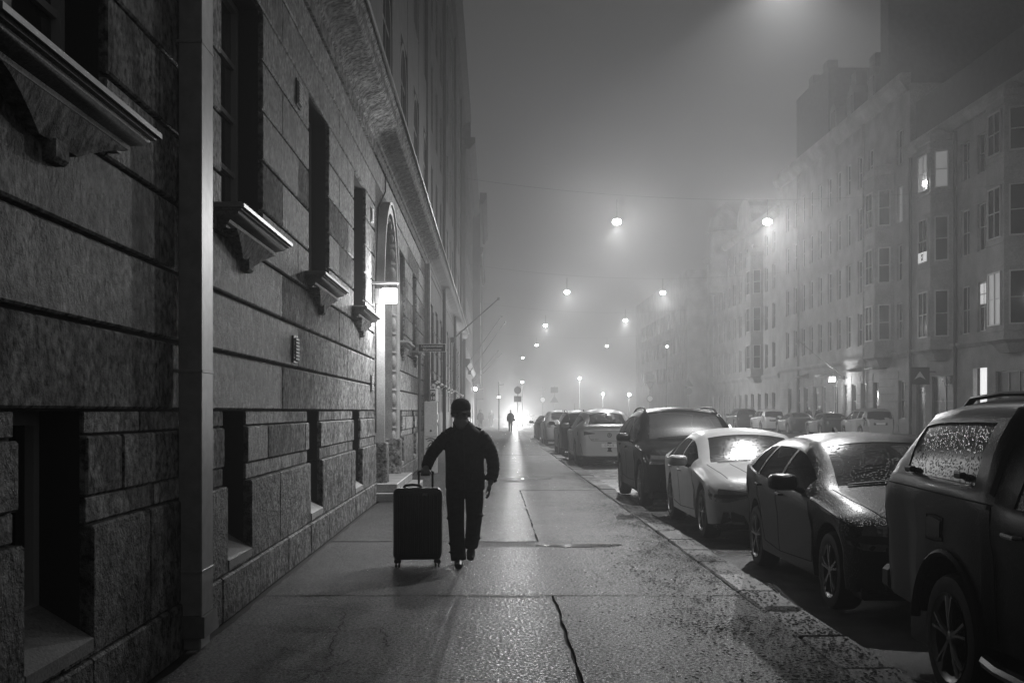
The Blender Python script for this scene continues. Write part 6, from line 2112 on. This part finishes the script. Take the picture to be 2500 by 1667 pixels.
# flagpole and floodlight across the street
flagpole(79.0, 3.9, XR - 0.12, (21.0, 78.0, 6.4), 'pale flagpole slanting from the long building above the floodlight', 0.04)
fl = thing('wall_floodlight', 'glaring floodlight on the long building across the street', 'floodlight', (XR - 1.05, 78.6, 3.78))
MB().cbox(-0.22, 0.22, -0.16, 0.16, -0.14, 0.16, 0.02).build('lamp_body', grey_metal, fl)
MB().cbox(-0.20, 0.20, -0.18, -0.162, -0.12, 0.14, 0.005).build('lens', lens_glow, fl)
MB().cbox(-0.20, 0.20, -0.15, 0.15, -0.16, -0.142, 0.005).build('lower_lens', lens_glow, fl)
MB().tube([(0.2, 0, 0.1), (1.05, 0, 0.1)], 0.03, 8).build('arm', black_metal, fl)
MB().tube([(0.4, 0.1, 0.02), (0.42, 0.1, -3.5)], 0.04, 8).build('stand', black_metal, fl)
lamp_light('POINT', 'flood_light', fl, (-0.05, -0.28, -0.22), 260.0, 0.12)

# blade sign with a chevron
bs = thing('blade_sign', 'square dark hanging sign with a pale chevron across the street', 'shop sign', (XR - 0.08, 62.9, 3.05))
MB().cbox(-1.35, -0.25, -0.05, 0.05, 0.0, 0.95, 0.02).build('sign_box', signface, bs)
MB().tube([(-0.25, 0, 0.7), (0.08, 0, 0.7)], 0.03, 6).build('bracket', black_metal, bs)
MB().prism([(-1.12, 0.26), (-0.80, 0.72), (-0.48, 0.26), (-0.62, 0.34), (-0.80, 0.42), (-0.98, 0.34)], 'y', -0.062, -0.052).build('chevron', mat('chevron_pale', 0.35, 0.5, emit=0.08), bs)
# projecting sign and lamp under the overhanging building, left
ls_ = thing('projecting_sign', 'dark square projecting sign on the left in the fog', 'shop sign', (WALL + 0.30, 103.2, 2.6))
MB().cbox(0.25, 0.95, -0.05, 0.05, 0.0, 0.95, 0.02).build('sign_box', signface, ls_)
MB().tube([(0.0, 0, 0.8), (0.25, 0, 0.8)], 0.025, 6).build('bracket', black_metal, ls_)
wl_ = thing('entrance_lamp', 'bright entrance lamp on the left wall beside the projecting sign', 'wall lamp', (WALL + 0.42, 101.5, 3.55))
MB().sphere((0.12, 0, 0), 0.16, 12, 8).build('globe', lens_glow, wl_, smooth='all')
MB().cbox(-0.17, 0.0, -0.05, 0.05, -0.05, 0.05, 0.01).build('bracket', black_metal, wl_)
lamp_light('POINT', 'entrance_light', wl_, (0.15, -0.35, 0), 170.0, 0.15)

# ---------------- road signs in the fog
def sign_pole(x, y, label, faces, h):
    t = thing('road_sign', label, 'road sign', (x, y, 0.0 if x < 2.5 else road_z(x)), group='road signs in the fog')
    MB().tube([(0, 0.05, 0), (0, 0.05, h)], 0.035, 8).build('post', grey_metal, t, smooth=True)
    for (kind, z, s) in faces:
        if kind == 'round':
            MB().lathe([(0.001, -0.012), (s, -0.012), (s, 0.012), (0.001, 0.012)], 28, 'y', (0, 0, z)).build('round_sign', signgrey, t)
        elif kind == 'ring':
            o = MB().lathe([(s * 0.78, -0.014), (s, -0.014), (s, 0.012), (s * 0.78, 0.012)], 28, 'y', (0, 0, z)).build('round_sign', signgrey, t)
            MB().lathe([(0.001, -0.010), (s * 0.78, -0.010)], 28, 'y', (0, 0, z)).build('sign_face', signwhite, o)
        elif kind == 'up':
            MB().prism([(-s, z), (s, z), (0, z + 1.73 * s)], 'y', -0.012, 0.012).build('warning_triangle', signgrey, t)
        elif kind == 'down':
            MB().prism([(-s, z + 1.73 * s), (s, z + 1.73 * s), (0, z)], 'y', -0.012, 0.012).build('yield_triangle', signgrey, t)
        else:
            MB().cbox(-s, s, -0.012, 0.012, z - s * 0.8, z + s * 0.8, 0.004).build('plate', signgrey, t)
    return t
sign_pole(2.05, 92.0, 'round road sign over a square plate, left of the headlight glare', [('round', 3.25, 0.30), ('plate', 2.55, 0.30)], 3.6)
sign_pole(4.6, 104.0, 'yield sign over a round sign, right of the headlight glare', [('down', 3.1, 0.30), ('ring', 2.65, 0.28)], 3.8)
sign_pole(5.45, 100.0, 'warning triangle under a square plate in the bright fog', [('up', 2.35, 0.38), ('plate', 3.45, 0.32)], 3.8)
sign_pole(13.3, 96.0, 'yield sign over a ring sign behind the dark suv', [('down', 3.3, 0.36), ('ring', 2.55, 0.30), ('plate', 4.3, 0.34)], 4.7)
sign_pole(16.4, 95.0, 'warning triangle over a round sign near the right facades', [('up', 3.55, 0.36), ('round', 3.15, 0.28)], 4.3)
tag(MB().tube([(0.55, 95.0, 0), (0.55, 95.0, 4.0)], 0.05, 8).tube([(0.55, 95.0, 3.75), (0.95, 95.0, 3.8)], 0.03, 6).build('bare_post', black_metal, smooth=True), 'thin bare post with a short arm between the two far walkers', 'post')

# ---------------- glaring lamps on masts far down the street
def mast_lamp(x, y, z, watts, label, r=0.15):
    t = thing('mast_lamp', label, 'lamp', (x, y, road_z(x) if x > 2.4 else 0.0), group='glaring lamps on masts')
    MB().tube([(0, 0.25, 0), (0, 0.25, z + 0.3)], [0.04, 0.03], 8).build('mast', black_metal, t, smooth=True)
    MB().sphere((0, 0, z), (r, r * 0.7, r * 0.8), 14, 10).build('lamp_head', lens_glow, t, smooth='all')
    MB().tube([(0, 0.25, z + 0.25), (0, 0.05, z + 0.2)], 0.03, 6).build('arm', black_metal, t)
    if watts > 580:
        lamp_light('POINT', 'mast_light', t, (0, -0.45, z), watts, 0.2)
    return t
mast_lamp(8.6, 112.0, 4.75, 3000.0, 'large glaring lamp above the silver suv')
mast_lamp(10.7, 110.0, 3.15, 3000.0, 'low broad glare just right of the silver suv roof')
mast_lamp(13.0, 108.0, 3.05, 1600.0, 'smaller low glare left of the dark suv roof')
mast_lamp(2.9, 110.0, 4.45, 550.0, 'small starry lamp above the headlight glare', 0.14)
mast_lamp(0.65, 112.0, 2.95, 380.0, 'small starry lamp between the two far walkers', 0.14)
mast_lamp(21.5, 140.0, 9.4, 400.0, 'small high lamp close to the right facades', 0.16)

# ---------------- the oncoming car and two far cars with their lights on
def lit_car(x, y, label, watts, rz=0.0, spread=50):
    t, c = make_car('oncoming_car', label, dict(SUV, lampmat=lens_glow), (x, y, road_z(x)), rz, g4, 'cars with their lights on', detail=1)
    for s in (-1,):
        lamp_light('SPOT', 'headlight_beam', t, (s * 0.70, -0.12, 0.84), watts, 0.09, spread, 0.9, (rad(-90.6), 0, 0))
    return t
lit_car(3.30, 125.0, 'oncoming car hidden in the blaze of its headlights', 32000.0, rad(-1.5), 34)

# ================================================================== the fog
hz = MB().box(-55, 75, -13, 282, -1.5, 34.5).build('haze')
hz['kind'] = 'stuff'
hm = bpy.data.materials.new('fog')
hm.use_nodes = True
hnt = hm.node_tree
hnt.nodes.remove(hnt.nodes['Principled BSDF'])
pv = hnt.nodes.new('ShaderNodeVolumePrincipled')
pv.inputs['Color'].default_value = (0.95, 0.95, 0.95, 1)
pv.inputs['Density'].default_value = FOG_DENSITY
pv.inputs['Anisotropy'].default_value = FOG_G
hnt.links.new(pv.outputs[0], hnt.nodes['Material Output'].inputs['Volume'])
hm.cycles.homogeneous_volume = True
hm.cycles.volume_sampling = 'EQUIANGULAR'
hz.data.materials.append(hm)
